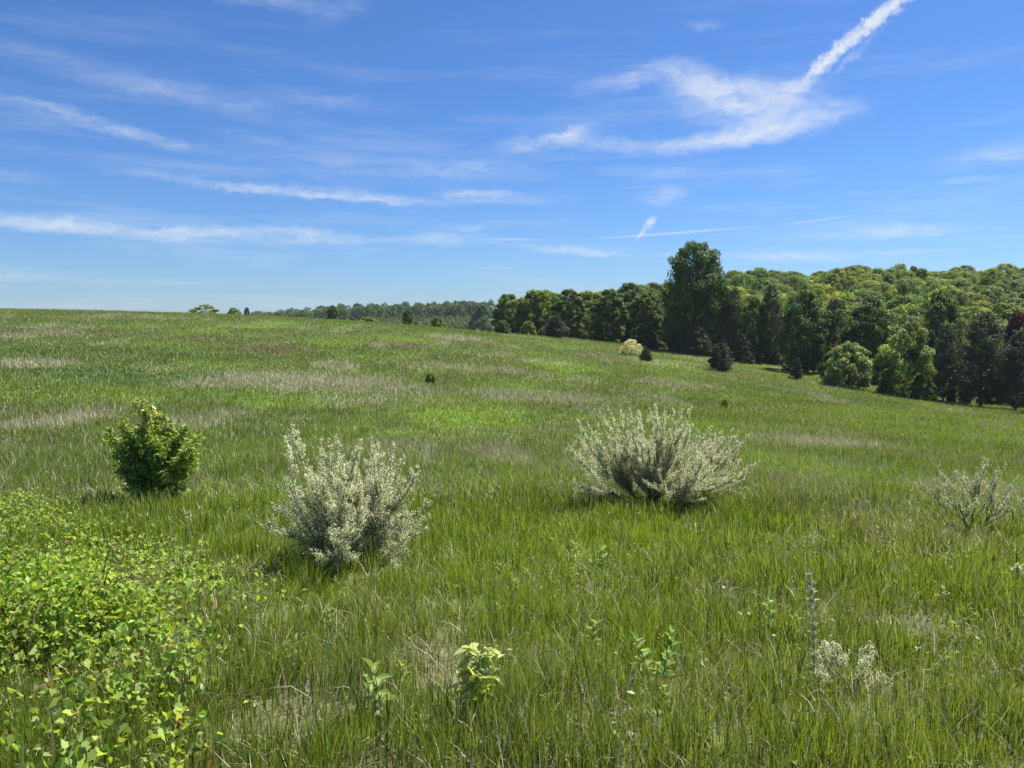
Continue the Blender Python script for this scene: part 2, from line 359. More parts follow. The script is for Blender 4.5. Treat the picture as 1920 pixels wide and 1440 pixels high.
def shrub(name, label, cat, base_px, tips_px, yoff=0, spread=.22, filler=20, kind='olive', depth=.45, tw=1., group=None, dens=1., flower=1., lsc=1., seed=1, limbs=8, lstart=.08):
    global R
    R = np.random.default_rng(seed); bx, by, bz = hit(*base_px)
    o = thing(name, (bx, by, bz), label, cat, group)
    base = np.array([bx, by, bz])
    loc = []
    for (u, v) in tips_px:
        dy = R.normal(0, depth * .45); a, t = ray(u, v); Y = by + dy
        loc.append(np.array([a * Y, Y, CAMZ + t * Y]) - base)
    loc = np.array(loc)
    hullw = (loc[:, 0].max() - loc[:, 0].min()) / 2
    extra = []
    for _ in range(filler):
        i, j = R.integers(0, len(loc), 2); q = R.random(); p = (loc[i] * q + loc[j] * (1 - q)) * R.uniform(.42, .95)
        p[1] = R.normal(0, 1) * min(depth, hullw) * .75; p[2] = max(p[2], .1); extra.append(p)
    tips = np.vstack([loc, extra]) if filler else loc
    Hm = loc[:, 2].max()
    W = Geo(); Lf = Geo(); Fl = Geo()
    bark = (.075, .06, .045)
    pts_all = []                                                       # (position, axis, fraction of height)
    dirs = nrm(tips); K = limbs; seeds = [int(R.integers(len(tips)))]
    while len(seeds) < K: seeds.append(int(np.argmin(np.max(dirs @ dirs[seeds].T, axis=1) + R.random(len(tips)) * .08)))
    own = np.argmax(dirs @ dirs[seeds].T, axis=1); limb = []
    for q in range(K):
        m = tips[own == q].mean(0); ln = np.linalg.norm(m); b0 = np.array([R.normal(0, spread * .4), R.normal(0, spread * .4), -.04])
        e = m * R.uniform(.55, .72); Q = bez(b0, b0 * .5 + e * .5 + np.array([R.normal(0, .05), R.normal(0, .05), -.02]) * ln, e, 14); Q[2:-1] += R.normal(0, .010, (11, 3)) * ln
        limb.append(Q); W.tube(Q, np.linspace(.016, .006, 14) * tw * min(max(ln, .45), 1.3), bark, 6)
    for ti, tip in enumerate(tips):
        Q = limb[own[ti]]; b0 = Q[int(13 * R.uniform(.30, 1) ** .8)]
        ln = np.linalg.norm(tip - b0) + 1e-3
        mid = b0 + (tip - b0) * np.array([.62, .62, .40]) + R.normal(0, .06, 3) * ln
        P = bez(b0, mid, tip, 14)
        P[1:-1] += R.normal(0, .006, (12, 3)) * ln
        r = np.linspace(.007 * max(ln, .4) * tw, .0014, 14)
        W.tube(P, r, bark, 5)
        d = nrm(np.gradient(P, axis=0))
        nk = int(95 * ln) + 8
        fr = R.uniform(lstart, 1, nk) ** .85
        idx = fr * 13; i0 = np.minimum(idx.astype(int), 12); f = (idx - i0)[:, None]
        pts_all.append((P[i0] * (1 - f) + P[i0 + 1] * f, d[i0], fr)); 
        for _ in range(int((17 if kind == 'olive' else 12) * dens * max(ln, .3)) + 2):
            q = R.uniform(max(lstart, .12), .95); k = int(q * 13); p0 = P[k]
            sd = nrm(d[k] * R.uniform(.6, 1.3) + rdir(1)[0] * .75 + np.array([0, 0, .35]))
            L2 = R.uniform(.12, .40) * max(ln, .3) * (1.15 - q)
            e = p0 + sd * L2 + np.array([0, 0, .15 * L2])
            Q = bez(p0, p0 + sd * L2 * .55, e, 6)
            W.tube(Q, np.linspace(.004 * tw, .001, 6), bark, 4)
            dq = nrm(np.gradient(Q, axis=0)); nk = int(120 * L2) + 5
            idx = R.uniform(.1, 1, nk) * 5; i0 = np.minimum(idx.astype(int), 4); f = (idx - i0)[:, None]
            pts_all.append((Q[i0] * (1 - f) + Q[i0 + 1] * f, dq[i0], .45 * q + .55 * idx / 5))
    P = np.vstack([a[0] for a in pts_all]); A = np.vstack([a[1] for a in pts_all]); T = np.concatenate([a[2] for a in pts_all])
    k = (P[:, 2] > .02) & (R.random(len(P)) < (1.25 - .6 * T if kind == 'olive' else 1.)); P, A, T = P[k], A[k], T[k]
    hf = (P[:, 2] / Hm).clip(0, 1)
    if kind == 'olive':
        rep = 4
        P2 = np.repeat(P, rep, 0) + R.normal(0, 1, (len(P) * rep, 3)) * (.003 + .020 * min(Hm, 1.4) * (1 - np.repeat(T, rep)[:, None]) ** 1.2); A2 = np.repeat(A, rep, 0); n = len(P2)
        T2 = np.repeat(T, rep); D = nrm(A2 * (.5 + .9 * T2)[:, None] + rdir(n) * .8); N = nrm(rdir(n) + np.array([0, 0, .6]))
        L = R.uniform(.012, .025, n) * (1.15 - .45 * T2) * lsc
        col = vary([.24, .28, .15], n, .25, .05)
        sil = R.random(n) < .2 + .5 * np.repeat(hf, rep); col[sil] = vary([.60, .63, .46], int(sil.sum()), .2, .04)
        Lf.leaves(P2, D, N, L, L * .36, col)
        h2 = np.repeat(hf, rep, 0)
        k = R.random(n) < (.05 + 1.25 * h2 ** 1.1 * (.4 + .6 * T2)) * flower ; Pf = P2[k] + rdir(int(k.sum())) * .013; n = len(Pf)
        D = nrm(rdir(n) + A2[k] * .3); N = nrm(rdir(n) + np.array([0, 0, .5])); L = R.uniform(.010, .019, n) * lsc
        Fl.leaves(Pf, D, N, L, L * .62, vary([.92, .90, .62], n, .06, .02), .25)
    else:
        rep = 2
        P2 = np.repeat(P, rep, 0); A2 = np.repeat(A, rep, 0); n = len(P2); h2 = np.repeat(hf, rep, 0)
        P2 = P2 + R.normal(0, .028, P2.shape); D = nrm(A2 * .4 + rdir(n) * .8 + np.array([0, 0, -.45])); N = nrm(rdir(n) * 1.1 + np.array([.3, .2, .5]))
        L = R.uniform(.05, .10, n)
        col = vary([.22, .32, .06], n, .35, .08)
        new = R.random(n) < .35 * sstep(.6, 1., h2); col[new] = vary([.42, .38, .16], int(new.sum()), .2, .08)
        pale = R.random(n) < .25; col[pale] = vary([.36, .44, .15], int(pale.sum()), .2, .06)  # pale leaves stand for glossy highlights, put into the colour
        Lf.leaves(P2, D, N, L, L * .36, col)
    for nm, g, m in (('branches', W, M_BARK), ('foliage', Lf, M_SHRUB if kind == 'olive' else M_GLOSS), ('blossom_or_lit_tips', Fl, M_PETAL)):
        if g.n: link(nm, g.mesh(nm, m), o)
    return o

# ------------------------------------------------------------------ trees
def broadleaf_meshes(key, H, Rr, cb=.15, ncl=70, nleaf=6000, ls=.3, seed=1, shape='round', tint=(.088, .136, .030), gaps=0., blossom_or_lit_tips=0.):
    global R
    R = np.random.default_rng(seed)
    T = Geo(); Cn = Geo(); B = Geo()
    bark = (.09, .075, .06)
    lean = R.normal(0, .02, 2) * H
    tz = np.linspace(0, .9, 9)
    tr = np.stack([lean[0] * tz ** 2 + R.normal(0, .006, 9) * H, lean[1] * tz ** 2 + R.normal(0, .006, 9) * H, tz * H - .15], -1)
    T.tube(tr, np.linspace(.019 * H, .004 * H, 9), bark, 7)
    def prof(z):
        if shape == 'round': return np.sqrt(np.clip(1 - ((z - .42) / .58) ** 2, 0, 1)) if z > .42 else .55 + .45 * math.sin(PI / 2 * z / .42)
        if shape == 'cone': return (1 - z) ** .75 * .98 + .06
        if shape == 'column': return min(1, .6 + z) * np.sqrt(max(1 - max(0, (z - .6) / .4) ** 2, 0)) + .02
        if shape == 'tall':                                            # broad skirt, waist, tufted top
            return float(np.interp(z, [0, .15, .4, .55, .66, .74, .86, .95, 1], [.8, .95, 1., .98, .90, .76, .78, .58, .25]))
        if shape == 'dome': return np.sqrt(max(1 - z ** 2.2, 0)) * .95 + .05
    cen = []; rad = []
    for i in range(ncl):
        z = (i + R.random()) / ncl
        pr = float(prof(z)); q = math.sqrt(R.uniform(.3, 1)); th = i * 2.39996 + R.normal(0, .5)
        rr = pr * Rr * q * R.uniform(.82, 1.06)
        cen.append([rr * math.cos(th), rr * math.sin(th), H * (cb + (1 - cb) * z * .97)])
        rad.append(Rr * R.uniform(.14, .27) * (.6 + .4 * pr))
    cen = np.array(cen); rad = np.array(rad)
    cen[:, 0] += lean[0] * (cen[:, 2] / H) ** 2; cen[:, 1] += lean[1] * (cen[:, 2] / H) ** 2
    if gaps: k = R.random(ncl) > gaps * (cen[:, 2] > .55 * H); cen, rad = cen[k], rad[k]
    for c in cen[::3]:
        z0 = max(c[2] - .25 * H, .1 * H); i = min(int(z0 / H / .9 * 8), 7)
        p0 = tr[i]; T.tube(bez(p0, (p0 + c) / 2 + np.array([0, 0, -.04 * H]), c, 6), np.linspace(.006 * H, .0015 * H, 6), bark, 4)
    wgt = rad ** 2; wgt /= wgt.sum()
    own = R.choice(len(cen), nleaf, p=wgt)
    d = rdir(nleaf); d[:, 2] = d[:, 2] * .8 + .12
    rr = rad[own] * R.random(nleaf) ** .4
    P = cen[own] + d * rr[:, None] * np.array([1.05, 1.05, 1.0]); P[:, 2] = np.maximum(P[:, 2], .25)
    axis = np.stack([P[:, 0], P[:, 1], (P[:, 2] - .5 * H) * .6], -1)
    N = nrm(nrm(d) * .8 + nrm(axis) * .25 + rdir(nleaf) * .75 + np.array([0, 0, .3]))
    D = nrm(np.cross(N, rdir(nleaf)) + np.array([0, 0, -.25]))
    L = ls * R.uniform(.65, 1.4, nleaf)
    cv = (1 + .26 * R.normal(size=len(cen))).clip(.6, 1.5)
    hv = R.normal(size=len(cen)) * .08
    col = vary(tint, nleaf, .18, .05) * cv[own][:, None] * np.stack([1 + hv[own] * 2, 1 + hv[own] * .3, 1 - hv[own]], -1)
    Cn.leaves(P, D, N, L, L * .7, col.clip(.006, .6))
    if blossom_or_lit_tips:
        outer = np.argsort(-(np.hypot(cen[:, 0], cen[:, 1]) / Rr + cen[:, 2] / H))[:max(3, int(len(cen) * blossom_or_lit_tips))]
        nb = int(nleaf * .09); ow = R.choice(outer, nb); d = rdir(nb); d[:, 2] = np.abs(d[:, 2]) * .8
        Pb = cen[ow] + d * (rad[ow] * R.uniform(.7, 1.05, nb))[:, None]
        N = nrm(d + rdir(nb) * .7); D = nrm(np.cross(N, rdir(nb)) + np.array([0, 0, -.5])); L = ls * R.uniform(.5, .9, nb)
        B.leaves(Pb, D, N, L, L * .45, vary([.42, .46, .30], nb, .15, .04))  # pale flowers together with sunlit leaf clumps, their light put into the colour
    out = [('trunk', T.mesh(key + '_trunk', M_BARK)), ('crown', Cn.mesh(key + '_crown', M_LEAF))]
    if blossom_or_lit_tips: out.append(('blossom_or_lit_tips', B.mesh(key + '_blossom_or_lit_tips', M_LEAF)))
    return out, H, Rr

def pine_meshes(key, H, Rr, cb=.1, seed=1, dense=1., tint=(.080, .102, .066), shape='pine', tuft=.26):
    global R
    R = np.random.default_rng(seed)
    T = Geo(); Cn = Geo(); bark = (.075, .058, .05)
    tz = np.linspace(0, 1, 9)
    tr = np.stack([R.normal(0, .006, 9) * H, R.normal(0, .006, 9) * H, tz * H * .98 - .1], -1)
    T.tube(tr, np.linspace(.017 * H, .002 * H, 9), bark, 7)
    pos = []; ax = []
    nw = int(13 * dense + H * .5)
    for i in range(nw):
        z = (i + R.uniform(-.3, .3)) / nw
        z = min(max(z, 0), .99); zz = H * (cb + (1 - cb) * z)
        if shape == 'pine': pr = float(np.interp(z, [0, .2, .5, .8, 1], [.75, 1, .85, .5, .1]))
        elif shape == 'bush': pr = float(np.interp(z, [0, .25, .6, .9, 1], [.95, 1, .75, .35, .1]))
        else: pr = (1 - z) ** .85 + .04
        for b in range(R.integers(5, 8)):
            th = R.random() * 2 * PI; Lb = Rr * pr * R.uniform(.6, 1.08)
            d = np.array([math.cos(th), math.sin(th), 0])
            p0 = np.array([0, 0, zz]); up = R.uniform(.0, .35) + .35 * z
            e = p0 + d * Lb + np.array([0, 0, up * Lb])
            Q = bez(p0, p0 + d * Lb * .6 + np.array([0, 0, -.05 * Lb]), e, 6)
            T.tube(Q, np.linspace(.005 * H, .0012 * H, 6), bark, 4)
            nt = max(4, int(9 * Lb * dense / tuft * .3))
            t = R.uniform(.25, 1.02, nt) ** .8; idx = np.clip(t * 5, 0, 4.999); i0 = idx.astype(int); f = (idx - i0)[:, None]
            pp = Q[i0] * (1 - f) + Q[i0 + 1] * f + R.normal(0, .11 * Lb, (nt, 3)) * np.array([1, 1, .5])
            pos.append(pp); ax.append(np.tile(nrm(d + np.array([0, 0, .5])), (nt, 1)))
    pos = np.vstack(pos); ax = np.vstack(ax); k = 9
    P = np.repeat(pos, k, 0); A = np.repeat(ax, k, 0); n = len(P)
    D = nrm(A * .7 + rdir(n)); N = nrm(rdir(n) + np.array([0, 0, .5])); L = tuft * R.uniform(.6, 1.3, n)
    cv = np.repeat((1 + .38 * R.normal(size=len(pos))).clip(.5, 1.6), k)
    Cn.leaves(P, D, N, L, L * .24, (vary(tint, n, .18, .05) * cv[:, None]).clip(.004, .5))
    return [('trunk', T.mesh(key + '_trunk', M_BARK)), ('crown', Cn.mesh(key + '_crown', M_NEEDLE))], H, Rr

def plant_tree(name, kit, x, y, h, wr, label, cat='tree', group=None, color=(1, 1, 1), sink=0., parts=True):
    meshes, H, Rr = kit
    z = float(ground(x, y)) - sink
    rot = R.random() * 2 * PI
    s = h / H; sx = wr / Rr
    if parts:
        o = thing(name, (x, y, z), label, cat, group)
        for nm, me in meshes:
            c = link(nm, me, o); c.color = (*color, 1)
    else:
        o = link(name, meshes, None, (x, y, z)); tag(o, label, cat, group); o.color = (*color, 1)
    o.rotation_euler = (0, 0, rot); o.scale = (sx, sx, s)
    return o

def tree_at(name, kit, u, vt, wpx, label, vb=None, Y=None, color=(1, 1, 1), cat='tree', group=None, parts=True):
    if vb is not None: x, y, _ = hit(u, vb)
    else: y = Y; x = ray(u, 620)[0] * Y
    h = CAMZ + ray(u, vt)[1] * y - float(ground(x, y))
    return plant_tree(name, kit, x, y, h, wpx / F * y / 2, label, cat, group, color, parts=parts)

GRAPE = np.array([(0, 0), (-.14, .16), (-.06, .36), (.14, .50), (.30, .40), (.52, .52), (.62, .26), (1.0, 0)])
GRAPE = np.vstack([GRAPE, GRAPE[1:-1][::-1] * [1, -1]])
OVATE = np.array([(0, 0), (.18, .19), (.42, .25), (.72, .15), (1, 0), (.72, -.15), (.42, -.25), (.18, -.19)])

def shape_leaves(g, outline, P, D, N, L, col, cup=.38):
    S = nrm(np.cross(D, N)); U = np.cross(S, D); L = np.asarray(L)[:, None, None]
    h = outline[outline[:, 1] >= 0]
    for o in (h, h[::-1] * [1, -1]): half_leaf(g, o, P, D, S, U, L, col, cup)

def half_leaf(g, o, P, D, S, U, L, col, cup):
    V = P[:, None] + L * (o[None, :, 0:1] * D[:, None] + o[None, :, 1:2] * S[:, None] + (cup * np.abs(o[:, 1]) * 1.4 - cup * .9 * o[:, 0] ** 2)[None, :, None] * U[:, None])
    g.polys(V, col)

def vines():
    n = 60000
    x = R.uniform(-7.5, .2, n); y = R.uniform(2.0, 13, n); z = ground(x, y)
    f = cp * y - sp * (z - CAMZ); u = 960 + F * x / f; v = 720 - F * (sp * y + cp * (z - CAMZ)) / f
    ub = np.interp(v, [900, 950, 1000, 1050, 1100, 1150, 1210, 1300, 1440, 1600], [-60, 80, 230, 370, 490, 550, 470, 460, 450, 450])
    pr = sstep(-20, 170, ub - u) * .9 + .12 * sstep(-60, 60, ub - u)
    pr *= .25 + .9 * sstep(.40, .62, fbm(x / .45, y / .45, 91, 3))
    k = (R.random(n) < pr * .85) & (u > -500) & (v > 905)
    x, y, z = x[k], y[k], z[k]; n = len(x)
    rise = fbm(x / .9, y / .9, 95, 3)
    P = np.stack([x, y, z + R.uniform(.02, .16, n) + .20 * rise], -1)
    N = nrm(rdir(n) * 1.2 + np.array([0, 0, .7])); D = nrm(np.cross(N, rdir(n)) + np.array([0, 0, -.2])); L = R.uniform(.018, .044, n) * R.choice([.7, 1, 1, 1.25], n)
    col = vary([.33, .45, .11], n, .22, .06); yl = R.random(n) < .12; col[yl] = vary([.40, .50, .11], int(yl.sum()), .15, .06)
    dk = R.random(n) < .25; col[dk] = vary([.12, .22, .04], int(dk.sum()), .2, .06)
    br = R.random(n) < .025; col[br] = vary([.24, .19, .09], int(br.sum()), .2, .06)
    g = Geo(); shape_leaves(g, GRAPE, P, D, N, L, col)
    for q in R.integers(0, n, 150):
        a = R.random() * 2 * PI; e = P[q] + np.array([math.cos(a), math.sin(a), R.uniform(-.05, .15)]) * R.uniform(.2, .6); m_ = (P[q] + e) / 2 + np.array([0, 0, R.uniform(0, .12)])
        g.tube(bez(P[q] - np.array([0, 0, .03]), m_, e, 7), np.linspace(.0028, .0012, 7), vary([.22, .17, .09] if R.random() < .6 else [.2, .26, .08], 1, .2, .05)[0], 4)
    tag(link('grapevine_cover', g.mesh('grapevine_cover', M_VINE)), 'yellow green lobed grapevine leaves sprawling over the near left grass', 'ground cover', kind='stuff')
    # the mound of canes at the left edge
    def mound(bu, bv, rx, ry, h, nl, label):
        bx, by, bz = hit(bu, bv); by += ry * .6; bz = float(ground(bx, by))
        o = thing('bramble_bush', (bx, by, bz), label, 'bush')
        th = R.random(nl) * 2 * PI; q = R.random(nl) ** .5; e = R.random(nl) ** .6
        px = rx * q * np.cos(th); py = ry * q * np.sin(th); top = h * np.sqrt(np.maximum(1 - q ** 2, .03)) * (.75 + .5 * fbm(px * 4 + 9, py * 4 + 9, 3, 3))
        P = np.stack([px, py, top * (.25 + .75 * e)], -1)
        N = nrm(rdir(nl) * .8 + np.array([0, 0, .9]) + P * .4); D = nrm(np.cross(N, rdir(nl)) + np.array([0, 0, -.25])); L = R.uniform(.018, .046, nl)
        col = vary([.28, .40, .08], nl, .25, .06); yl = R.random(nl) < .18; col[yl] = vary([.38, .48, .10], int(yl.sum()), .15, .06)
        g = Geo(); shape_leaves(g, GRAPE, P, D, N, L, col)
        W = Geo()
        for _ in range(16):
            a = R.random() * 2 * PI; r0 = R.uniform(0, .4); r1 = R.uniform(.7, 1.15)
            p0 = np.array([rx * r0 * math.cos(a), ry * r0 * math.sin(a), 0]); p2 = np.array([rx * r1 * math.cos(a), ry * r1 * math.sin(a), h * R.uniform(.2, .9)])
            W.tube(bez(p0, (p0 + p2) / 2 + np.array([0, 0, h * R.uniform(.7, 1.3)]), p2, 12), np.linspace(.006, .002, 12), (.10, .06, .045) if R.random() < .7 else (.26, .2, .14), 5)
        link('canes', W.mesh('canes', M_BARK), o); link('foliage', g.mesh('bramble_leaves', M_VINE), o)
    mound(50, 1262, .62, .60, .58, 3600, 'low bramble mound with dark arching canes and lobed leaves at the left edge')

def shoot(u, vb, vt, label, group='broad leaved weed shoots in the near grass'):
    x, y, z = hit(u, vb); h = max((CAMZ + ray(u, vt)[1] * y) - z, .08) * 1.1 + .05
    o = thing('milkweed_shoot', (x, y, z), label, 'weed', group)
    g = Geo(); W = Geo()
    for st in range(1):
        le = R.normal(0, .1, 2) * h
        P = bez(np.zeros(3), np.array([le[0] * .3, le[1] * .3, h * .5]), np.array([le[0], le[1], h * .86]), 8)
        W.tube(P, np.linspace(.0042, .002, 8), (.13, .17, .07), 5)
        a0 = R.random() * PI
        for i, t in enumerate(np.linspace(.30, 1, 7)):
            p = P[min(int(t * 7), 7)]; a = a0 + i * PI / 2 + R.normal(0, .2)
            for s in (0, PI):
                d = np.array([math.cos(a + s), math.sin(a + s), R.uniform(.25, .7) + .9 * t ** 3]); d = d / np.linalg.norm(d)
                N = nrm(np.array([[-d[0] * .6, -d[1] * .6, 1.]])); L = h * R.uniform(.27, .38) * (1.1 - .35 * t)
                shape_leaves(g, OVATE, p[None], d[None], N, [max(L, .035)], vary([.27, .38, .10], 1, .15, .05), .35)
    link('stem', W.mesh('stem', M_BARK), o); link('leaves', g.mesh('weed_leaves', M_SHRUB), o)

def sapling():
    x, y, z = hit(893, 1362); h = CAMZ + ray(905, 1212)[1] * y - z
    o = thing('tree_sapling', (x, y, z), 'pale yellow green young sapling standing alone in the near grass', 'sapling')
    g = Geo(); W = Geo()
    main = bez(np.zeros(3), np.array([-.02, 0, h * .5]), np.array([.03, 0, h * .95]), 12); W.tube(main, np.linspace(.006, .002, 12), (.12, .10, .06), 5)
    for i in range(26):
        t = R.uniform(.30, 1) if i else 1.; p = main[int(t * 11)]; a = i * 2.4 + R.normal(0, .3); L = h * R.uniform(.16, .34) * (1.2 - .5 * t)
        d = np.array([math.cos(a), math.sin(a) * .9, R.uniform(.1, .55)]); e = p + d * L
        Q = bez(p, p + d * L * .5 + np.array([0, 0, .05 * h]), e + np.array([0, 0, -.08 * h]), 6); W.tube(Q, np.linspace(.0025, .001, 6), (.16, .16, .06), 4)
        m = R.integers(4, 7)
        for j in range(m):
            q = Q[min(1 + j * 5 // m, 5)] if j < m - 1 else Q[5]; dd = nrm(d * .5 + R.normal(0, .6, 3) + np.array([0, 0, -.25]))
            shape_leaves(g, OVATE, q[None], dd[None], nrm(np.array([[R.normal(0, .35), R.normal(0, .35), 1.]])), [R.uniform(.042, .078)], vary([.46, .54, .20], 1, .15, .04) if t > .4 else vary([.24, .36, .09], 1, .15, .05), .25)
    link('stem', W.mesh('stem', M_BARK), o); link('foliage', g.mesh('sapling_leaves', M_VINE), o)

def stalks(lines, label, col=(.42, .36, .26), r=.0022, name='dry_stalk', cat='dead stalk'):
    x, y, z = hit(*lines[0][0]); o = None
    W = Geo(); base = np.array([x, y, z])
    for ln in lines:
        P = []
        dy = R.normal(0, .02)
        for i, (u, v) in enumerate(ln):
            Yp = y + dy * i; a, t = ray(u, v); P.append(np.array([a * Yp, Yp, CAMZ + t * Yp]) - base)
        P = np.array(P); k = np.linspace(0, len(P) - 1, 4 * len(P)); Q = np.stack([np.interp(k, np.arange(len(P)), P[:, c]) for c in range(3)], -1)
        for _ in range(2): Q[1:-1] = (Q[:-2] + 2 * Q[1:-1] + Q[2:]) / 4
        W.tube(Q, np.linspace(r, r * .45, len(Q)), vary(col, 1, .1, .03)[0], 4)
    tag(link(name, W.mesh(name, M_STRAW), None, (x, y, z)), label, cat, 'dry stalks standing in the grass')

def mugwort():
    x, y, z = hit(1525, 1295); a, t = ray(1512, 1068); h = CAMZ + t * y - z
    o = thing('silvery_weed', (x, y, z), 'tall thin silver leaved weed stalk rising beside the cream sprouts', 'weed')
    W = Geo(); g = Geo(); P = bez(np.zeros(3), np.array([.0, 0, h * .5]), np.array([-.03, .03, h]), 16); W.tube(P, np.linspace(.0035, .0012, 16), (.2, .2, .15), 5)
    n = 260; t = R.uniform(.12, 1, n); p = P[(t * 15).astype(int)] + R.normal(0, .006, (n, 3)); th = R.random(n) * 2 * PI
    D = nrm(np.stack([np.cos(th), np.sin(th), R.uniform(.2, 1.2, n)], -1)); L = R.uniform(.02, .05, n) * np.where(t > .6, 1, .8)
    g.leaves(p, D, nrm(rdir(n) + np.array([0, 0, .8])), L, L * .3, vary([.32, .36, .27], n, .2, .03))
    link('stem', W.mesh('stem', M_BARK), o); link('leaves', g.mesh('weed_leaves', M_SHRUB), o)

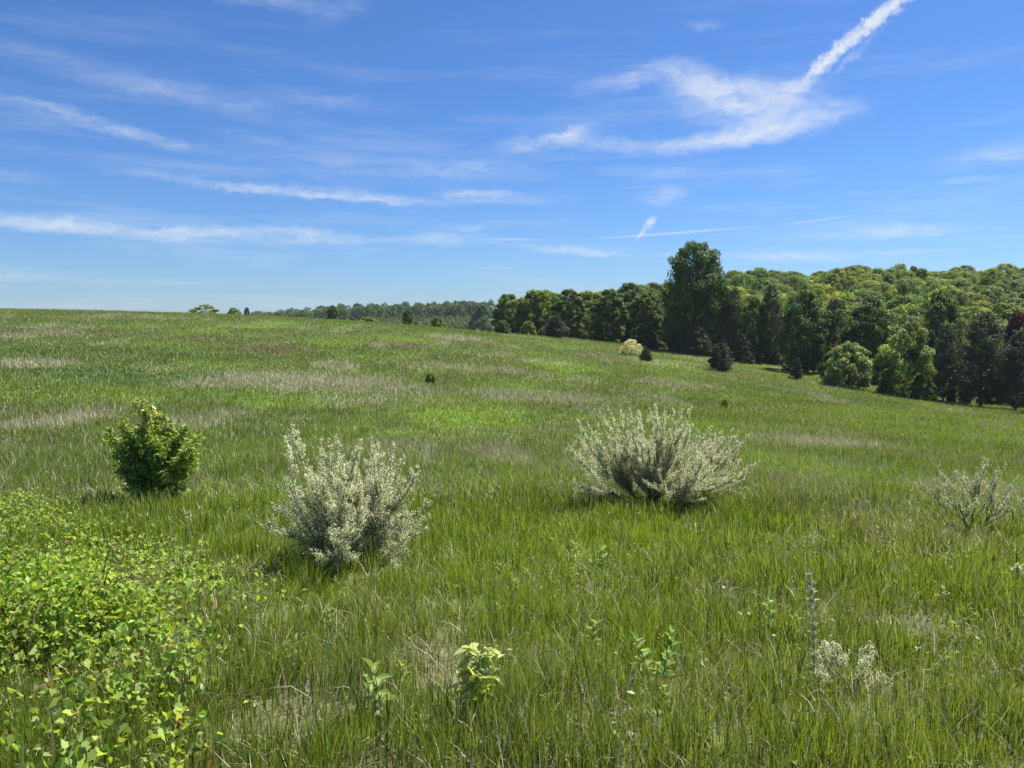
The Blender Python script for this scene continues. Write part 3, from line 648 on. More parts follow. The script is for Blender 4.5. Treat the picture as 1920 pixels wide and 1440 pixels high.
def vegetation():
    global R
    # ---- kits (meshes shared by copies)
    leaf = (.060, .098, .020)
    ROUND = broadleaf_meshes('round', 12, 4.5, .03, 90, 17000, .36, 21, 'round')
    ROUND2 = broadleaf_meshes('round_b', 12, 4.5, .02, 80, 17000, .36, 22, 'dome')
    COL = broadleaf_meshes('columnar', 12, 3.0, .02, 80, 14000, .34, 23, 'column')
    CONE = broadleaf_meshes('conical', 9, 4, .01, 80, 14000, .3, 24, 'cone')
    TALL = broadleaf_meshes('tall', 20, 6.5, .02, 190, 34000, .40, 25, 'tall', gaps=.1)
    LOC = broadleaf_meshes('locust', 13, 5, .02, 90, 18000, .36, 26, 'round', blossom_or_lit_tips=.5)
    LOC2 = broadleaf_meshes('locust_b', 13, 5, .02, 90, 18000, .36, 27, 'dome', blossom_or_lit_tips=.45)
    AIRY = broadleaf_meshes('airy', 10, 4, .02, 60, 9000, .32, 28, 'round', blossom_or_lit_tips=.3)
    BUSH = broadleaf_meshes('bush', 4, 2.2, .0, 60, 13000, .19, 29, 'dome')
    CREAM = broadleaf_meshes('cream', 2, 1.3, .0, 45, 5000, .10, 30, 'dome', tint=(.62, .62, .42))
    PINE = pine_meshes('pine', 14, 4.2, .12, 31, 1.5)
    PINE2 = pine_meshes('pine_b', 12, 3.6, .08, 32, 1.5)
    JUN = pine_meshes('young_pine', 5, 2.0, .03, 33, 1.9, shape='bush', tuft=.22)
    SPR = pine_meshes('spruce', 5, 1.7, .02, 34, 2.0, shape='cone', tuft=.2)
    HILL = [broadleaf_meshes('hill_%d' % i, 14, 5, .06, nc, 12500, .37, 40 + i, s, tint=(.150, .220, .038)) for i, (s, nc) in enumerate((('round', 170), ('dome', 140), ('cone', 120), ('round', 190), ('round', 130), ('column', 130)))]
    def single(kit):                                                     # trunk and crown in one mesh, for copies a few pixels tall
        return kit
    R = np.random.default_rng(77)
    DK = (1.1, 1.15, 1.15); MID = (1.1, 1.1, 1.05); LT = (2.1, 1.9, 1.2); PL = (1.9, 1.9, 2.2); DD = (.85, .95, 1.0)
    b = 'broadleaf_tree'; p = 'pine_tree'; y_ = 'young_pine'; s_ = 'leafy_shrub'
    for a in [
        # the end of the wood, left to right
        (b, CONE, 903, 571, 62, 'dark pointed tree standing alone at the left end of the wood', 622, None, DK),
        (s_, BUSH, 942, 600, 32, 'small round green bush at the right foot of the dark pointed tree', 626, None, MID),
        (b, ROUND, 957, 551, 72, 'leafy green tree at the low left tip of the wood, behind the round bush', None, 172, (1.7, 1.6, 1.1)),
        (b, ROUND2, 1000, 543, 84, 'yellow green sunlit tree near the left tip of the wood', None, 172, LT),
        (b, ROUND, 1037, 549, 68, 'light green tree just left of the dark columnar tree', None, 178, LT),
        (s_, BUSH, 990, 602, 30, 'yellow green shrub in front of the sunlit tree at the wood edge', 629, None, LT),
        (b, COL, 1066, 541, 60, 'dark columnar tree, leftmost of the dark pair on the wood edge', None, 160, DK),
        (y_, JUN, 1040, 592, 40, 'grey green young pine at the foot of the dark columnar tree', 634, None, MID),
        (y_, JUN, 1083, 604, 32, 'low grey young pine between the two dark edge trees', 633, None, MID),
        (y_, SPR, 1112, 600, 28, 'small grey young pine left of the second dark edge tree', 632, None, MID),
        (b, COL, 1142, 541, 66, 'second dark upright tree on the wood edge, left of the tallest tree', None, 156, DK),
        (y_, JUN, 1172, 604, 40, 'wide low young pine right of the second dark edge tree', 634, None, MID),
        (b, ROUND, 1182, 530, 84, 'mid green tree between the second dark edge tree and the tallest tree', None, 166, MID),
        (b, COL, 1213, 546, 60, 'dark narrow tree close on the left of the tallest tree', None, 150, DK),
        (s_, BUSH, 1237, 588, 46, 'light green leafy bush at the left foot of the tallest tree', 640, None, LT),
        (y_, JUN, 1208, 608, 46, 'grey young pine in front of the dark narrow tree', 648, None, MID),
        (y_, SPR, 1224, 626, 30, 'small pointed young pine in front of the grey one', 655, None, MID),
        (b, TALL, 1303, 453, 118, 'tallest dark tree, with a tufted open top above the wood', None, 142, (.92, 1.0, 1.0)),
        (b, ROUND, 1352, 540, 60, 'yellow green tree tucked against the right side of the tallest tree', None, 150, LT),
        (s_, CREAM, 1285, 620, 38, 'pale grey flowering shrub below the tallest tree', 648, None, (.75, .8, .7)),
        (y_, JUN, 1264, 612, 40, 'grey young pine below the left side of the tallest tree', 650, None, MID),
        (p, PINE2, 1330, 576, 74, 'broad grey pine in front of the tallest tree', 664, None, MID),
        (y_, JUN, 1306, 612, 50, 'bushy young pine at the left foot of the broad grey pine', 667, None, MID),
        (p, PINE, 1375, 540, 62, 'slim dark pine behind the broad grey pine', None, 140, MID),
        (y_, SPR, 1390, 626, 48, 'conical young pine standing out on the grass left of the wood', 680, None, MID),
        (y_, JUN, 1350, 644, 44, 'bushy young pine farthest out on the grass by the wood', 696, None, MID),
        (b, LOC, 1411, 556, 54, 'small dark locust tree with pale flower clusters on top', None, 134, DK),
        (p, PINE, 1445, 534, 56, 'tall grey pine between the two flowering locust trees', None, 134, MID),
        (s_, BUSH, 1447, 652, 30, 'low yellow green bush in the shade of the wood edge', 676, None, LT),
        (b, LOC, 1503, 545, 98, 'big dark locust tree with pale blossom and painted sunlit leaf tips, left of the light round bush', 698, None, DD),
        (y_, SPR, 1493, 670, 28, 'thin pointed conifer sapling on the grass before the big dark locust', 712, None, (1.1, .95, .8)),
        (p, PINE2, 1563, 560, 52, 'grey brown pine right behind the big dark locust', None, 124, MID),
        (s_, BUSH, 1556, 660, 34, 'grey green shrub at the left side of the light round bush', 712, None, (1.2, 1.2, 1.3)),
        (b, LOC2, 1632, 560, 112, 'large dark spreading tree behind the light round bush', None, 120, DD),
        (s_, BUSH, 1592, 643, 94, 'light grey green round bush standing out before the wood', 728, None, (2.9, 2.5, 3.8)),
        (b, AIRY, 1702, 603, 92, 'open light green tree with leaf sprays painted pale as sunlit, left of the big pine', 746, None, (2.1, 1.95, 2.4)),
        (s_, BUSH, 1668, 690, 46, 'pale leafy bush at the left foot of the open light tree', 740, None, LT),
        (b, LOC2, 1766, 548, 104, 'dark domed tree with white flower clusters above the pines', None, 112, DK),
        (p, PINE2, 1768, 606, 66, 'dark pine to the right of the open light tree', 752, None, DK),
        (p, PINE, 1838, 585, 110, 'big dark pine with a bare lower trunk at the right', 764, None, (.9, .9, .95)),
        (b, ROUND, 1912, 586, 60, 'purple leaved tree showing above the pines at the right edge', None, 106, (1.0, .2, 1.9)),
        (p, PINE2, 1905, 618, 84, 'dark pine at the right edge of the photo', 770, None, DK),
        (p, PINE, 1975, 585, 100, 'dark pine just past the right edge of the photo', 778, None, DK),
        (s_, BUSH, 1868, 706, 46, 'light leafy shrub between the trunks of the big pines', 758, None, MID),
        (s_, BUSH, 1730, 700, 44, 'dark undergrowth shrub beneath the open light tree', 752, None, DK),
        (s_, BUSH, 1800, 708, 48, 'dark undergrowth shrub left of the big pine trunk', 756, None, DK),
        (s_, BUSH, 1665, 650, 56, 'shaded green shrub between the round bush and the open light tree', None, 112, DK),
        (b, ROUND2, 1100, 545, 80, 'light green rounded tree between the two dark edge trees', None, 182, LT),
        (b, ROUND, 1225, 530, 76, 'mid green rounded tree behind the dark narrow tree', None, 190, MID),
        # on the open slope and the crest
        (s_, CREAM, 1184, 637, 46, 'cream flowering shrub far up the slope beside a dark little pine', 666, None, (1.1, 1.1, 1)),
        (y_, JUN, 1211, 654, 24, 'little dark pine beside the far cream flowering shrub', 677, None, DK),
        (s_, CREAM, 1136, 672, 14, 'tiny pale shrub alone on the far slope', 684, None, (.8, .85, .9)),
        (s_, BUSH, 1358, 748, 15, 'tiny yellow green sapling alone on the slope below the wood', 768, None, LT),
        (s_, BUSH, 808, 701, 20, 'tiny dark green tuft of shrub in the middle of the meadow', 718, None, MID),
        (b, AIRY, 386, 571, 50, 'airy light tree crown showing over the crest of the hill', None, 175, LT),
        (b, ROUND, 440, 577, 28, 'low yellowish tree behind the crest, right of the airy crown', None, 190, LT),
        (b, ROUND2, 464, 576, 14, 'small dark round tree behind the crest', None, 200, DK),
        (b, COL, 624, 572, 20, 'dark narrow tree on the crest in front of the far wood', None, 172, DK),
        (s_, BUSH, 690, 594, 46, 'wide light green bush behind the crest, before the orchard', None, 176, LT),
        (b, COL, 765, 580, 19, 'dark upright little tree on the crest before the orchard', None, 168, DK),
        (s_, BUSH, 781, 602, 12, 'yellow green shrub hugging the dark upright little tree', None, 164, LT),
        (s_, BUSH, 820, 594, 28, 'yellowish open shrub before the orchard rows', None, 176, (2.2, 1.9, 1.2)),
    ]:
        nm, kit, u, vt, w, lab, vb, Y, colr = a
        tree_at(nm, kit, u, vt, w, lab, vb, Y, colr, 'shrub' if nm == s_ else 'tree')
    # ---- the wood on the hill: crown against crown
    pts = []
    tries = 0
    while len(pts) < 262 and tries < 60000:
        tries += 1
        Y = 100 + 250 * R.random() ** .8; s = R.uniform(-.03, .74); x = s * Y
        e = float(edge(x, Y))
        if Y < e + 11 or (s < .03 and Y > 270): continue
        dmin = 6.2 + Y * .012
        if any((x - q[0]) ** 2 + (Y - q[1]) ** 2 < dmin ** 2 for q in pts): continue
        pts.append((x, Y))
    for i, (x, Y) in enumerate(pts):
        c = [(1, 1, 1), (1.3, 1.2, 1), (.8, .9, .95), (1.1, 1.05, .8), (.95, 1.05, 1.1), (1.5, 1.35, 1.1)][R.integers(0, 6)]
        f = R.uniform(.85, 1.15); near = Y < float(edge(x, Y)) + 22
        c = tuple(q * f * (.8 if near else 1) for q in c)
        plant_tree('wood_tree', HILL[[0, 0, 1, 3, 4, 4, 2, 5][R.integers(0, 8)]], x, Y, R.uniform(9., 12.8) * (.8 if near else 1), R.uniform(4.2, 7.0), 'leafy crown among the packed broadleaf trees covering the hillside wood', 'tree', 'broadleaf trees of the hillside wood', c)
    for i in range(30):
        s = .03 + .66 * (i + R.random()) / 30; Y = 130.
        for _ in range(8): Y = float(edge(s * Y, Y))
        Y += R.uniform(-3.5, 2.5); q = R.uniform(.8, 1.6)
        plant_tree('edge_shrub', BUSH, s * Y, Y, R.uniform(.8, 2.3), R.uniform(.9, 2.0), 'low scrubby bush in the ragged fringe along the foot of the wood', 'shrub', 'low scrub along the wood edge', (q, q * R.uniform(.9, 1.05), q))
    # ---- far wood and orchard: a few pixels each, one mesh per tree
    far = Geo()
    T1, H1, R1 = None, None, None
    def smalltree(key, H, Rr, n, ls, seed, tint, shape):
        kit, h, r = broadleaf_meshes(key, H, Rr, .08, 26, n, ls, seed, shape, tint)
        return kit[1][1], h, r
    FT = [smalltree('far_crown_%d' % i, 11, 5, 900, 1.0, 60 + i, (.095, .15, .028), s) for i, s in enumerate(('round', 'dome', 'round'))]
    OT = [smalltree('orchard_crown_%d' % i, 3.2, 2.0, 420, .5, 64 + i, (.085, .13, .035), 'dome') for i in range(2)]
    R = np.random.default_rng(78)
    for i in range(120):
        row = i % 3; Y = 585 + 32 * row + R.uniform(-10, 10); u = 470 + 450 * ((i // 3) + R.random()) / 40
        x = ray(u, 590)[0] * Y; f = R.uniform(.75, 1.25)
        lift = np.interp(u, [480, 560, 640, 760, 870], [.42, .58, .80, .95, 1.0])
        plant_tree('far_tree', FT[R.integers(0, 3)], x, Y, R.uniform(8.5, 13) * lift, R.uniform(4, 6.2), 'small hazy tree in the long wood on the far horizon', 'tree', 'trees of the far wood', (f, f * 1.0, f * R.uniform(.9, 1.3)), parts=False)
    for r in range(15):
        for c in range(15):
            Y = 425 + r * 10.5; x = -122 + c * 6.6 + r * 2.2 + R.normal(0, .3)
            u = 960 + F * x / Y
            if not (630 < u < 900): continue
            plant_tree('orchard_tree', OT[R.integers(0, 2)], x, Y + R.normal(0, .3), R.uniform(2.7, 3.5), R.uniform(1.7, 2.2), 'small round orchard tree in the straight rows below the far wood', 'tree', 'orchard trees in rows', (R.uniform(.85, 1.15),) * 3, parts=False)
    # ---- near shrubs
    shrub('flowering_shrub', 'cream flowered shrub with tall leaning spikes, left of the widest one', 'shrub', (680, 1062),
          [(548, 794), (535, 816), (604, 851), (631, 815), (640, 830), (678, 824), (695, 814), (706, 838), (736, 822), (759, 856), (783, 872), (798, 868), (820, 926), (507, 942), (536, 893), (575, 860), (800, 990), (655, 862), (720, 880), (540, 930), (808, 960), (590, 1012), (765, 1025), (640, 1020), (785, 1008), (610, 1000), (720, 1015), (575, 975)],
          filler=110, depth=.6, dens=1.0, spread=.75, limbs=15, seed=8)
    shrub('flowering_shrub', 'widest cream flowered shrub, spreading low over the middle right of the meadow', 'shrub', (1222, 958),
          [(1081, 786), (1076, 814), (1065, 832), (1100, 791), (1125, 773), (1140, 761), (1162, 757), (1180, 755), (1196, 769), (1218, 766), (1228, 751), (1249, 758), (1263, 763), (1281, 766), (1298, 761), (1338, 794), (1354, 807), (1375, 803), (1386, 807), (1404, 814), (1396, 835), (1389, 860), (1418, 908), (1366, 940), (1074, 902), (1072, 922), (1318, 930), (1110, 860), (1340, 900), (1310, 850), (1092, 880), (1370, 880)],
          filler=120, depth=.8, dens=.9, tw=1.4, spread=.22, limbs=11, seed=6)
    shrub('flowering_shrub', 'small sparse grey green shrub with bare lower stems at the right edge', 'shrub', (1826, 1003),
          [(1763, 866), (1751, 899), (1794, 882), (1809, 884), (1831, 876), (1847, 860), (1854, 858), (1888, 864), (1910, 891), (1740, 911), (1905, 920), (1880, 953), (1870, 880), (1840, 890), (1862, 910)],
          filler=10, depth=.3, spread=.10, dens=.55, seed=7, limbs=5, lstart=.25, flower=.2)
    shrub('green_shrub', 'dark green leafy shrub with bronze new growth at the left of the meadow', 'shrub', (300, 948),
          [(258, 748), (280, 750), (268, 752), (206, 805), (372, 818), (228, 778), (300, 775), (320, 785), (350, 800), (366, 825), (357, 832), (208, 822), (218, 838), (345, 855), (362, 870), (353, 905), (224, 880), (232, 915), (345, 925), (250, 800), (330, 815), (245, 850), (310, 840)],
          filler=18, depth=.4, spread=.2, kind='green', tw=1.2, dens=.8, limbs=6, seed=9)
    shrub('flowering_shrub', 'low cream flowered sprouts spreading in the near right grass', 'shrub', (1590, 1300),
          [(1545, 1200), (1558, 1192), (1570, 1205), (1532, 1225), (1632, 1205), (1640, 1215), (1625, 1240), (1660, 1268), (1672, 1275), (1650, 1285), (1610, 1275), (1585, 1235), (1540, 1250), (1595, 1290)],
          filler=0, depth=.14, spread=.12, dens=.4, tw=.4, flower=1.5, seed=12, limbs=4, lsc=.6)
    shrub('flowering_shrub', 'tip of a cream flowered sprig cut by the right edge of the photo', 'shrub', (1935, 1105),
          [(1908, 1058), (1916, 1066), (1925, 1055), (1940, 1050), (1955, 1060)], filler=2, depth=.1, spread=.08, dens=2, tw=.6, flower=1.4, limbs=2)
    vines()
    sapling(); mugwort()
    for a in [(715, 1345, 1262, 'largest broad leaved weed shoot, left of the pale sapling'), (757, 1300, 1262, 'small weed shoot just right of the largest one'), (690, 1330, 1290, 'low weed shoot just left of the largest one'),
              (1215, 1278, 1215, 'left shoot of the weed trio near the middle right'), (1240, 1288, 1236, 'lowest shoot of the weed trio near the middle right'), (1257, 1252, 1196, 'rear shoot of the weed trio near the middle right'),
              (1440, 1195, 1138, 'pale weed shoot left of the silver leaved weed stalk'), (1487, 1212, 1166, 'bright weed shoot touching the silver leaved weed stalk'), (1130, 1076, 1034, 'weed shoot below the widest cream shrub'), (1083, 1052, 1024, 'smaller weed shoot below the left side of the widest cream shrub'),
              (550, 1262, 1214, 'weed shoot right of the vine patch'), (945, 1440, 1400, 'large leaved weed shoot at the bottom centre of the photo'), (1247, 1345, 1302, 'weed shoot in front of the weed trio'), (1108, 1225, 1184, 'grey green weed shoot left of the weed trio'),
              (940, 1172, 1140, 'weed shoot behind the pale sapling'), (967, 1120, 1096, 'tiny weed shoot farther behind the pale sapling'), (935, 1090, 1066, 'tiny weed shoot right of the spiky cream shrub'), (360, 1330, 1262, 'grey green weed shoot standing among the vine leaves'),
              (796, 1392, 1358, 'low weed shoot at the bottom left of the pale sapling'), (612, 1182, 1154, 'small weed shoot below the spiky cream shrub'), (725, 1176, 1150, 'small weed shoot right below the spiky cream shrub')]:
        shoot(*a)
    stalks([[(1082, 1015), (1075, 985), (1060, 955)], [(1078, 1000), (1086, 975), (1095, 952)], [(1080, 1008), (1104, 985), (1118, 965)]], 'branched dead stalk left of the widest cream shrub', (.40, .36, .28))
    stalks([[(1112, 1000), (1120, 975), (1116, 950)], [(1115, 985), (1132, 962)]], 'pale forked dead stalk at the foot of the widest cream shrub', (.42, .38, .3))
    stalks([[(696, 1098), (715, 1070), (745, 1056), (776, 1052)], [(700, 1090), (722, 1050), (744, 1018)], [(700, 1090), (712, 1060), (702, 1010)]], 'bent straw stalks in front of the spiky cream shrub', (.36, .33, .22))
    stalks([[(806, 1020), (822, 1000), (840, 972)], [(812, 1012), (832, 996), (852, 988)]], 'leaning straw stalk right of the spiky cream shrub', (.40, .36, .25))
    stalks([[(505, 1042), (492, 1015), (488, 998)], [(522, 1035), (517, 1010), (534, 985), (538, 975)]], 'thin dead stalk left of the spiky cream shrub', (.40, .36, .28))
    stalks([[(452, 1135), (458, 1100), (470, 1085)], [(480, 1165), (498, 1120), (525, 1088)]], 'leaning straw stalk between the vine patch and the spiky cream shrub', (.42, .38, .27))
    stalks([[(560, 1455), (575, 1390), (602, 1296)], [(566, 1455), (592, 1350), (620, 1300)]], 'pair of pale dry stalks at the bottom left of the pale sapling', (.48, .42, .3), .0024)
    stalks([[(1500, 1455), (1462, 1410), (1420, 1378)], [(1506, 1455), (1470, 1400), (1455, 1375)], [(1498, 1455), (1450, 1415), (1424, 1395)]], 'arching straw stalks at the bottom right', (.46, .42, .3), .0018)
    stalks([[(1600, 1160), (1560, 1125), (1530, 1100)], [(1590, 1150), (1565, 1110), (1540, 1085)]], 'thin dry stalk crossing behind the silver leaved weed', (.36, .34, .22), .0018)
    stalks([[(1915, 1425), (1880, 1385), (1832, 1345)], [(1912, 1420), (1875, 1390), (1840, 1365)]], 'dry stalks leaning at the bottom right corner', (.46, .42, .32), .0018)
    stalks([[(190, 935), (168, 915), (155, 897)]], 'single dead stalk left of the dark green shrub', (.42, .38, .3), .003)
    stalks([[(500, 1290), (512, 1240), (520, 1215)]], 'thin pale stalk in the grass right of the vine patch', (.46, .42, .3), .0018)


# ------------------------------------------------------------------ sky, sun, camera
def world():
    wd = bpy.data.worlds.new('World'); sc.world = wd; wd.use_nodes = True
    n = wd.node_tree.nodes; l = wd.node_tree.links; n.clear()
    out = n.new('ShaderNodeOutputWorld'); bg = n.new('ShaderNodeBackground'); bg.inputs[1].default_value = .10
    sky = n.new('ShaderNodeTexSky'); sky.sky_type = 'NISHITA'; sky.sun_disc = False
    sky.sun_elevation = math.radians(SUN_EL); sky.sun_rotation = math.radians(SUN_AZ)
    sky.altitude = 200; sky.air_density = SKY[0]; sky.dust_density = SKY[1]; sky.ozone_density = SKY[2]
    tc = n.new('ShaderNodeTexCoord'); sx = n.new('ShaderNodeSeparateXYZ'); l.new(tc.outputs['Generated'], sx.inputs[0])
    def math_(op, a, b=None, clamp=False):
        m = n.new('ShaderNodeMath'); m.operation = op; m.use_clamp = clamp
        for i, q in enumerate((a, b)):
            if q is None: continue
            if isinstance(q, (int, float)): m.inputs[i].default_value = q
            else: l.new(q, m.inputs[i])
        return m.outputs[0]
    az = math_('MULTIPLY', math_('ARCTAN2', sx.outputs[0], sx.outputs[1]), 180 / PI)
    el = math_('MULTIPLY', math_('ARCSINE', sx.outputs[2]), 180 / PI)
    cb = n.new('ShaderNodeCombineXYZ'); l.new(az, cb.inputs[0]); l.new(el, cb.inputs[1])
    P = cb.outputs[0]
    def noise(vec, scale, detail, rough, sxyz=(1, 1, 1), rz=0., dist=0.):
        mp = n.new('ShaderNodeMapping'); mp.inputs['Scale'].default_value = sxyz; mp.inputs['Rotation'].default_value = (0, 0, rz); l.new(vec, mp.inputs[0])
        z = n.new('ShaderNodeTexNoise'); z.inputs['Scale'].default_value = scale; z.inputs['Detail'].default_value = detail; z.inputs['Roughness'].default_value = rough; z.inputs['Distortion'].default_value = dist
        l.new(mp.outputs[0], z.inputs[0]); return z
    def vmath(op, a, b):
        m = n.new('ShaderNodeVectorMath'); m.operation = op
        for i, q in enumerate((a, b)):
            if isinstance(q, tuple): m.inputs[i].default_value = q
            elif q is not None: l.new(q, m.inputs[i])
        return m
    w1 = noise(P, .35, 4, .6, (.6, 1.3, 1)); w2 = noise(P, 1.6, 3, .6, (.7, 1.2, 1))
    d1 = vmath('MULTIPLY', vmath('SUBTRACT', w1.outputs['Color'], (.5, .5, .5)).outputs[0], (2.4, 1.0, 0)).outputs[0]
    w3 = noise(P, 2.1, 4, .65)
    d3 = vmath('MULTIPLY', vmath('SUBTRACT', w3.outputs['Color'], (.5, .5, .5)).outputs[0], (1.25, 1.2, 0)).outputs[0]
    d2 = vmath('MULTIPLY', vmath('SUBTRACT', w2.outputs['Color'], (.5, .5, .5)).outputs[0], (1.1, .75, 0)).outputs[0]
    PW = vmath('ADD', vmath('ADD', P, d1).outputs[0], d2).outputs[0]
    PC = vmath('ADD', P, d3).outputs[0]
    def cloud(u, v, ru, rv, ang, st, vec, acc):
        a, t = ray(u, v); A = math.degrees(math.atan(a)); E = math.degrees(math.atan(t * math.cos(math.atan(a))))
        mp = n.new('ShaderNodeMapping'); mp.vector_type = 'TEXTURE'
        mp.inputs['Location'].default_value = (A, E, 0); mp.inputs['Rotation'].default_value = (0, 0, -math.radians(ang)); mp.inputs['Scale'].default_value = (ru / 25.3, rv / 25.3, 1)
        l.new(vec, mp.inputs[0]); ln = vmath('LENGTH', mp.outputs[0], None)
        mr = n.new('ShaderNodeMapRange'); mr.interpolation_type = 'SMOOTHSTEP'
        mr.inputs[1].default_value = 1.35; mr.inputs[2].default_value = 0.; mr.inputs[3].default_value = 0; mr.inputs[4].default_value = st
        l.new(ln.outputs['Value'], mr.inputs[0])
        return mr.outputs[0] if acc is None else math_('ADD', acc, mr.outputs[0])
    acc = None
    for c in CIRRUS: acc = cloud(*c, PW, acc)
    soft = None
    for c in SOFT: soft = cloud(*c, PW, soft)
    con = None
    for c in CONTRAIL: con = cloud(*c, PC, con)
    thin = None
    for c in STREAK: thin = cloud(*c, P, thin)
    f1 = noise(PW, .9, 8, .68, (.22, 1.5, 1), math.radians(3), .4); f2 = noise(PW, .6, 7, .62, (.6, .9, 1), math.radians(18), .3)
    fib = n.new('ShaderNodeMapRange'); fib.inputs[1].default_value = .34; fib.inputs[2].default_value = .66; fib.inputs[3].default_value = .12; fib.inputs[4].default_value = 1.45
    l.new(f1.outputs[0], fib.inputs[0])
    fb2 = n.new('ShaderNodeMapRange'); fb2.inputs[1].default_value = .3; fb2.inputs[2].default_value = .65; fb2.inputs[3].default_value = .35; fb2.inputs[4].default_value = 1.2
    l.new(f2.outputs[0], fb2.inputs[0])
    a1 = math_('MULTIPLY', math_('MULTIPLY', acc, fib.outputs[0]), fb2.outputs[0])
    f3 = noise(P, 1.3, 7, .68)
    fb3 = n.new('ShaderNodeMapRange'); fb3.inputs[1].default_value = .3; fb3.inputs[2].default_value = .6; fb3.inputs[3].default_value = 0.1; fb3.inputs[4].default_value = 1.5
    l.new(f3.outputs[0], fb3.inputs[0])
    a2 = math_('MULTIPLY', con, fb3.outputs[0])
    # a faint veil low over the horizon
    veil = noise(P, .5, 6, .6, (.12, 1.1, 1)); vr = n.new('ShaderNodeMapRange'); vr.inputs[1].default_value = .5; vr.inputs[2].default_value = .8; vr.inputs[3].default_value = 0; vr.inputs[4].default_value = .22; l.new(veil.outputs[0], vr.inputs[0])
    vm = n.new('ShaderNodeMapRange'); vm.inputs[1].default_value = 26; vm.inputs[2].default_value = 8; l.new(el, vm.inputs[0])
    a3 = math_('MULTIPLY', vr.outputs[0], vm.outputs[0])
    sf = n.new('ShaderNodeMapRange'); sf.inputs[1].default_value = .36; sf.inputs[2].default_value = .62; sf.inputs[3].default_value = .25; sf.inputs[4].default_value = 1.15
    f4 = noise(PW, .75, 7, .6, (.5, 1.1, 1), math.radians(-6), .5); l.new(f4.outputs[0], sf.inputs[0])
    a1 = math_('ADD', a1, math_('MULTIPLY', soft, sf.outputs[0]))
    tot = math_('ADD', math_('ADD', a1, a2), math_('ADD', thin, a3))
    alpha = math_('MULTIPLY', math_('SUBTRACT', 1, math_('POWER', 2.718, math_('MULTIPLY', tot, -1.25))), 1.0, True)
    tint = n.new('ShaderNodeMix'); tint.data_type = 'RGBA'; tint.blend_type = 'MULTIPLY'; tint.inputs[0].default_value = 1; l.new(sky.outputs[0], tint.inputs[6]); tint.inputs[7].default_value = (*SKYTINT, 1)
    hs = n.new('ShaderNodeHueSaturation'); hs.inputs['Saturation'].default_value = SKYSAT; l.new(tint.outputs[2], hs.inputs['Color'])
    mx = n.new('ShaderNodeMix'); mx.data_type = 'RGBA'; l.new(alpha, mx.inputs[0]); l.new(hs.outputs[0], mx.inputs[6]); mx.inputs[7].default_value = (*[4.6 * c for c in (.93, .97, 1.0)], 1)
    l.new(mx.outputs[2], bg.inputs[0]); l.new(bg.outputs[0], out.inputs[0])
    wd.cycles.sampling_method = 'MANUAL'; wd.cycles.sample_map_resolution = 256

SUN_EL, SUN_AZ = 58, 54
SKY = (1.0, .45, 3.5); SKYTINT = (.325, .45, .645); SKYSAT = 1.04
SOFT = [(1400, 190, 112, 40, 8, .75), (1300, 148, 85, 26, 12, .42), (1480, 232, 120, 24, -8, .58), (1340, 264, 150, 18, -4, .6), (1495, 162, 45, 12, -22, .6)]
CIRRUS = [(1400, 195, 160, 54.0, 8, 0.21), (1180, 146, 110, 22.5, -10, 0.25), (1150, 272, 120, 11.700000000000001, -2, 0.27), (1020, 264, 100, 19.8, -6, 0.45), (1072, 250, 48, 14.4, -25, 0.31), (1240, 362, 42, 18.0, -5, 0.34), (1690, 430, 115, 12.6, 0, 0.34), (1080, 470, 120, 8.1, 4, 0.34), (1220, 477, 90, 5.4, 2, 0.27), (1480, 478, 140, 9.0, 0, 0.31), (1700, 468, 120, 5.4, 0, 0.17), (1880, 285, 95, 21.6, -8, 0.21), (1800, 342, 100, 5.4, 0, 0.17), (230, 430, 340, 14.4, 1, 0.52), (550, 438, 200, 11.700000000000001, 2, 0.34), (840, 450, 110, 13.5, 0, 0.31), (870, 425, 32, 6.3, 0, 0.25), (480, 353, 230, 9.0, 4, 0.34), (650, 365, 180, 11.700000000000001, 3, 0.38), (910, 368, 100, 12.6, 5, 0.41), (150, 226, 160, 13.5, 10, 0.26), (270, 252, 160, 12.6, 12, 0.16), (300, 165, 330, 25.2, 8, 0.14), (600, 190, 160, 16.2, 3, 0.11), (700, 310, 280, 28.8, 2, 0.16), (900, 320, 160, 14.4, 2, 0.16), (480, -6, 180, 16.2, 2, 0.2), (640, 20, 65, 19.8, -25, 0.12), (1320, 48, 32, 11.700000000000001, 0, 0.17), (200, 300, 260, 10.8, 2, 0.08), (150, 525, 250, 7.2, 0, 0.14), (30, 330, 60, 10.8, 5, 0.1), (480, 260, 90, 10.8, 5, 0.12), (1250, 325, 50, 9.0, -8, 0.14)]
CONTRAIL = [(1535, 128, 30.6, 12.24, -35, 0.82), (1565, 98, 30.6, 12.24, -42, 0.82), (1600, 70, 32.4, 11.52, -38, 0.82), (1640, 38, 36.0, 12.24, -40, 0.82), (1680, 6, 37.800000000000004, 12.24, -38, 0.82), (1730, -35, 45.0, 12.959999999999999, -40, 0.74), (1215, 424, 24.3, 5.76, -46, 0.66), (1600, 105, 54.0, 7.199999999999999, -40, 0.16)]
STREAK = [(1265, 437, 150, 2.6, -3, .35), (1540, 412, 62, 2.2, -6, .22), (930, 502, 50, 2.5, 0, .2), (960, 449, 60, 2.2, 0, .3), (1200, 440, 14, 3, -60, .3)]

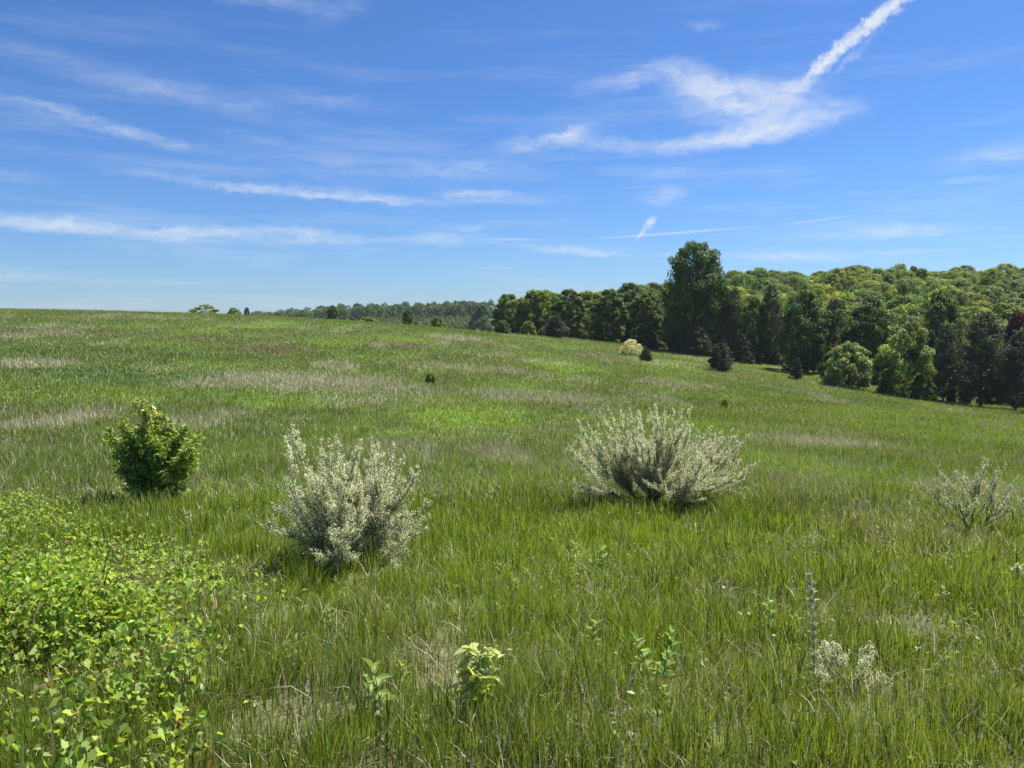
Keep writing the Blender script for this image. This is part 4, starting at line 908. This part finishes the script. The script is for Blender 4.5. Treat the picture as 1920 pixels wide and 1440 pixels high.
def sun():
    ld = bpy.data.lights.new('sun', 'SUN'); ld.energy = 5.0; ld.angle = math.radians(.53); ld.color = (1, .955, .88)
    o = bpy.data.objects.new('sun', ld); C.objects.link(o)
    a, e = math.radians(SUN_AZ), math.radians(SUN_EL)
    d = Vector((math.sin(a) * math.cos(e), math.cos(a) * math.cos(e), math.sin(e)))
    o.rotation_euler = d.to_track_quat('Z', 'Y').to_euler(); o.location = d * 60

def camera():
    cd = bpy.data.cameras.new('camera'); o = bpy.data.objects.new('camera', cd); C.objects.link(o)
    cd.sensor_width = 36; cd.sensor_fit = 'HORIZONTAL'; cd.lens = 36 * F / 1920; cd.clip_end = 20000; cd.clip_start = .05
    o.location = (0, 0, CAMZ); o.rotation_euler = (PI / 2 - PITCH, 0, 0); sc.camera = o

def haze():
    g = Geo(); a, b, z0, z1 = -2500, 2500, -14, 46
    V = [(x, y, z) for z in (z0, z1) for (x, y) in ((a, a), (b, a), (b, b), (a, b))]
    g.add(V, [(3, 2, 1, 0), (4, 5, 6, 7), (0, 1, 5, 4), (1, 2, 6, 5), (2, 3, 7, 6), (3, 0, 4, 7)], (1, 1, 1))
    m = bpy.data.materials.new('haze'); m.use_nodes = True; n = m.node_tree.nodes; n.clear()
    out = n.new('ShaderNodeOutputMaterial'); v = n.new('ShaderNodeVolumePrincipled'); v.inputs['Density'].default_value = HAZE; v.inputs['Color'].default_value = (.78, .88, 1, 1)
    m.node_tree.links.new(v.outputs[0], out.inputs['Volume'])
    tag(link('haze', g.mesh('haze', m)), kind='stuff')
HAZE = .0001
haze()
make_ground()
make_grass()
vegetation()
world(); sun(); camera()
sc.view_settings.view_transform = 'Standard'; sc.view_settings.look = 'None'; sc.view_settings.exposure = 1.05; sc.view_settings.gamma = 1
cy = sc.cycles
cy.max_bounces = 6; cy.diffuse_bounces = 3; cy.glossy_bounces = 2; cy.transmission_bounces = 4; cy.transparent_max_bounces = 8
cy.use_denoising = True; cy.denoiser = 'OPENIMAGEDENOISE'; cy.denoising_input_passes = 'RGB_ALBEDO_NORMAL'; cy.denoising_prefilter = 'ACCURATE'; cy.sample_clamp_indirect = 4
sc.render.use_persistent_data = False
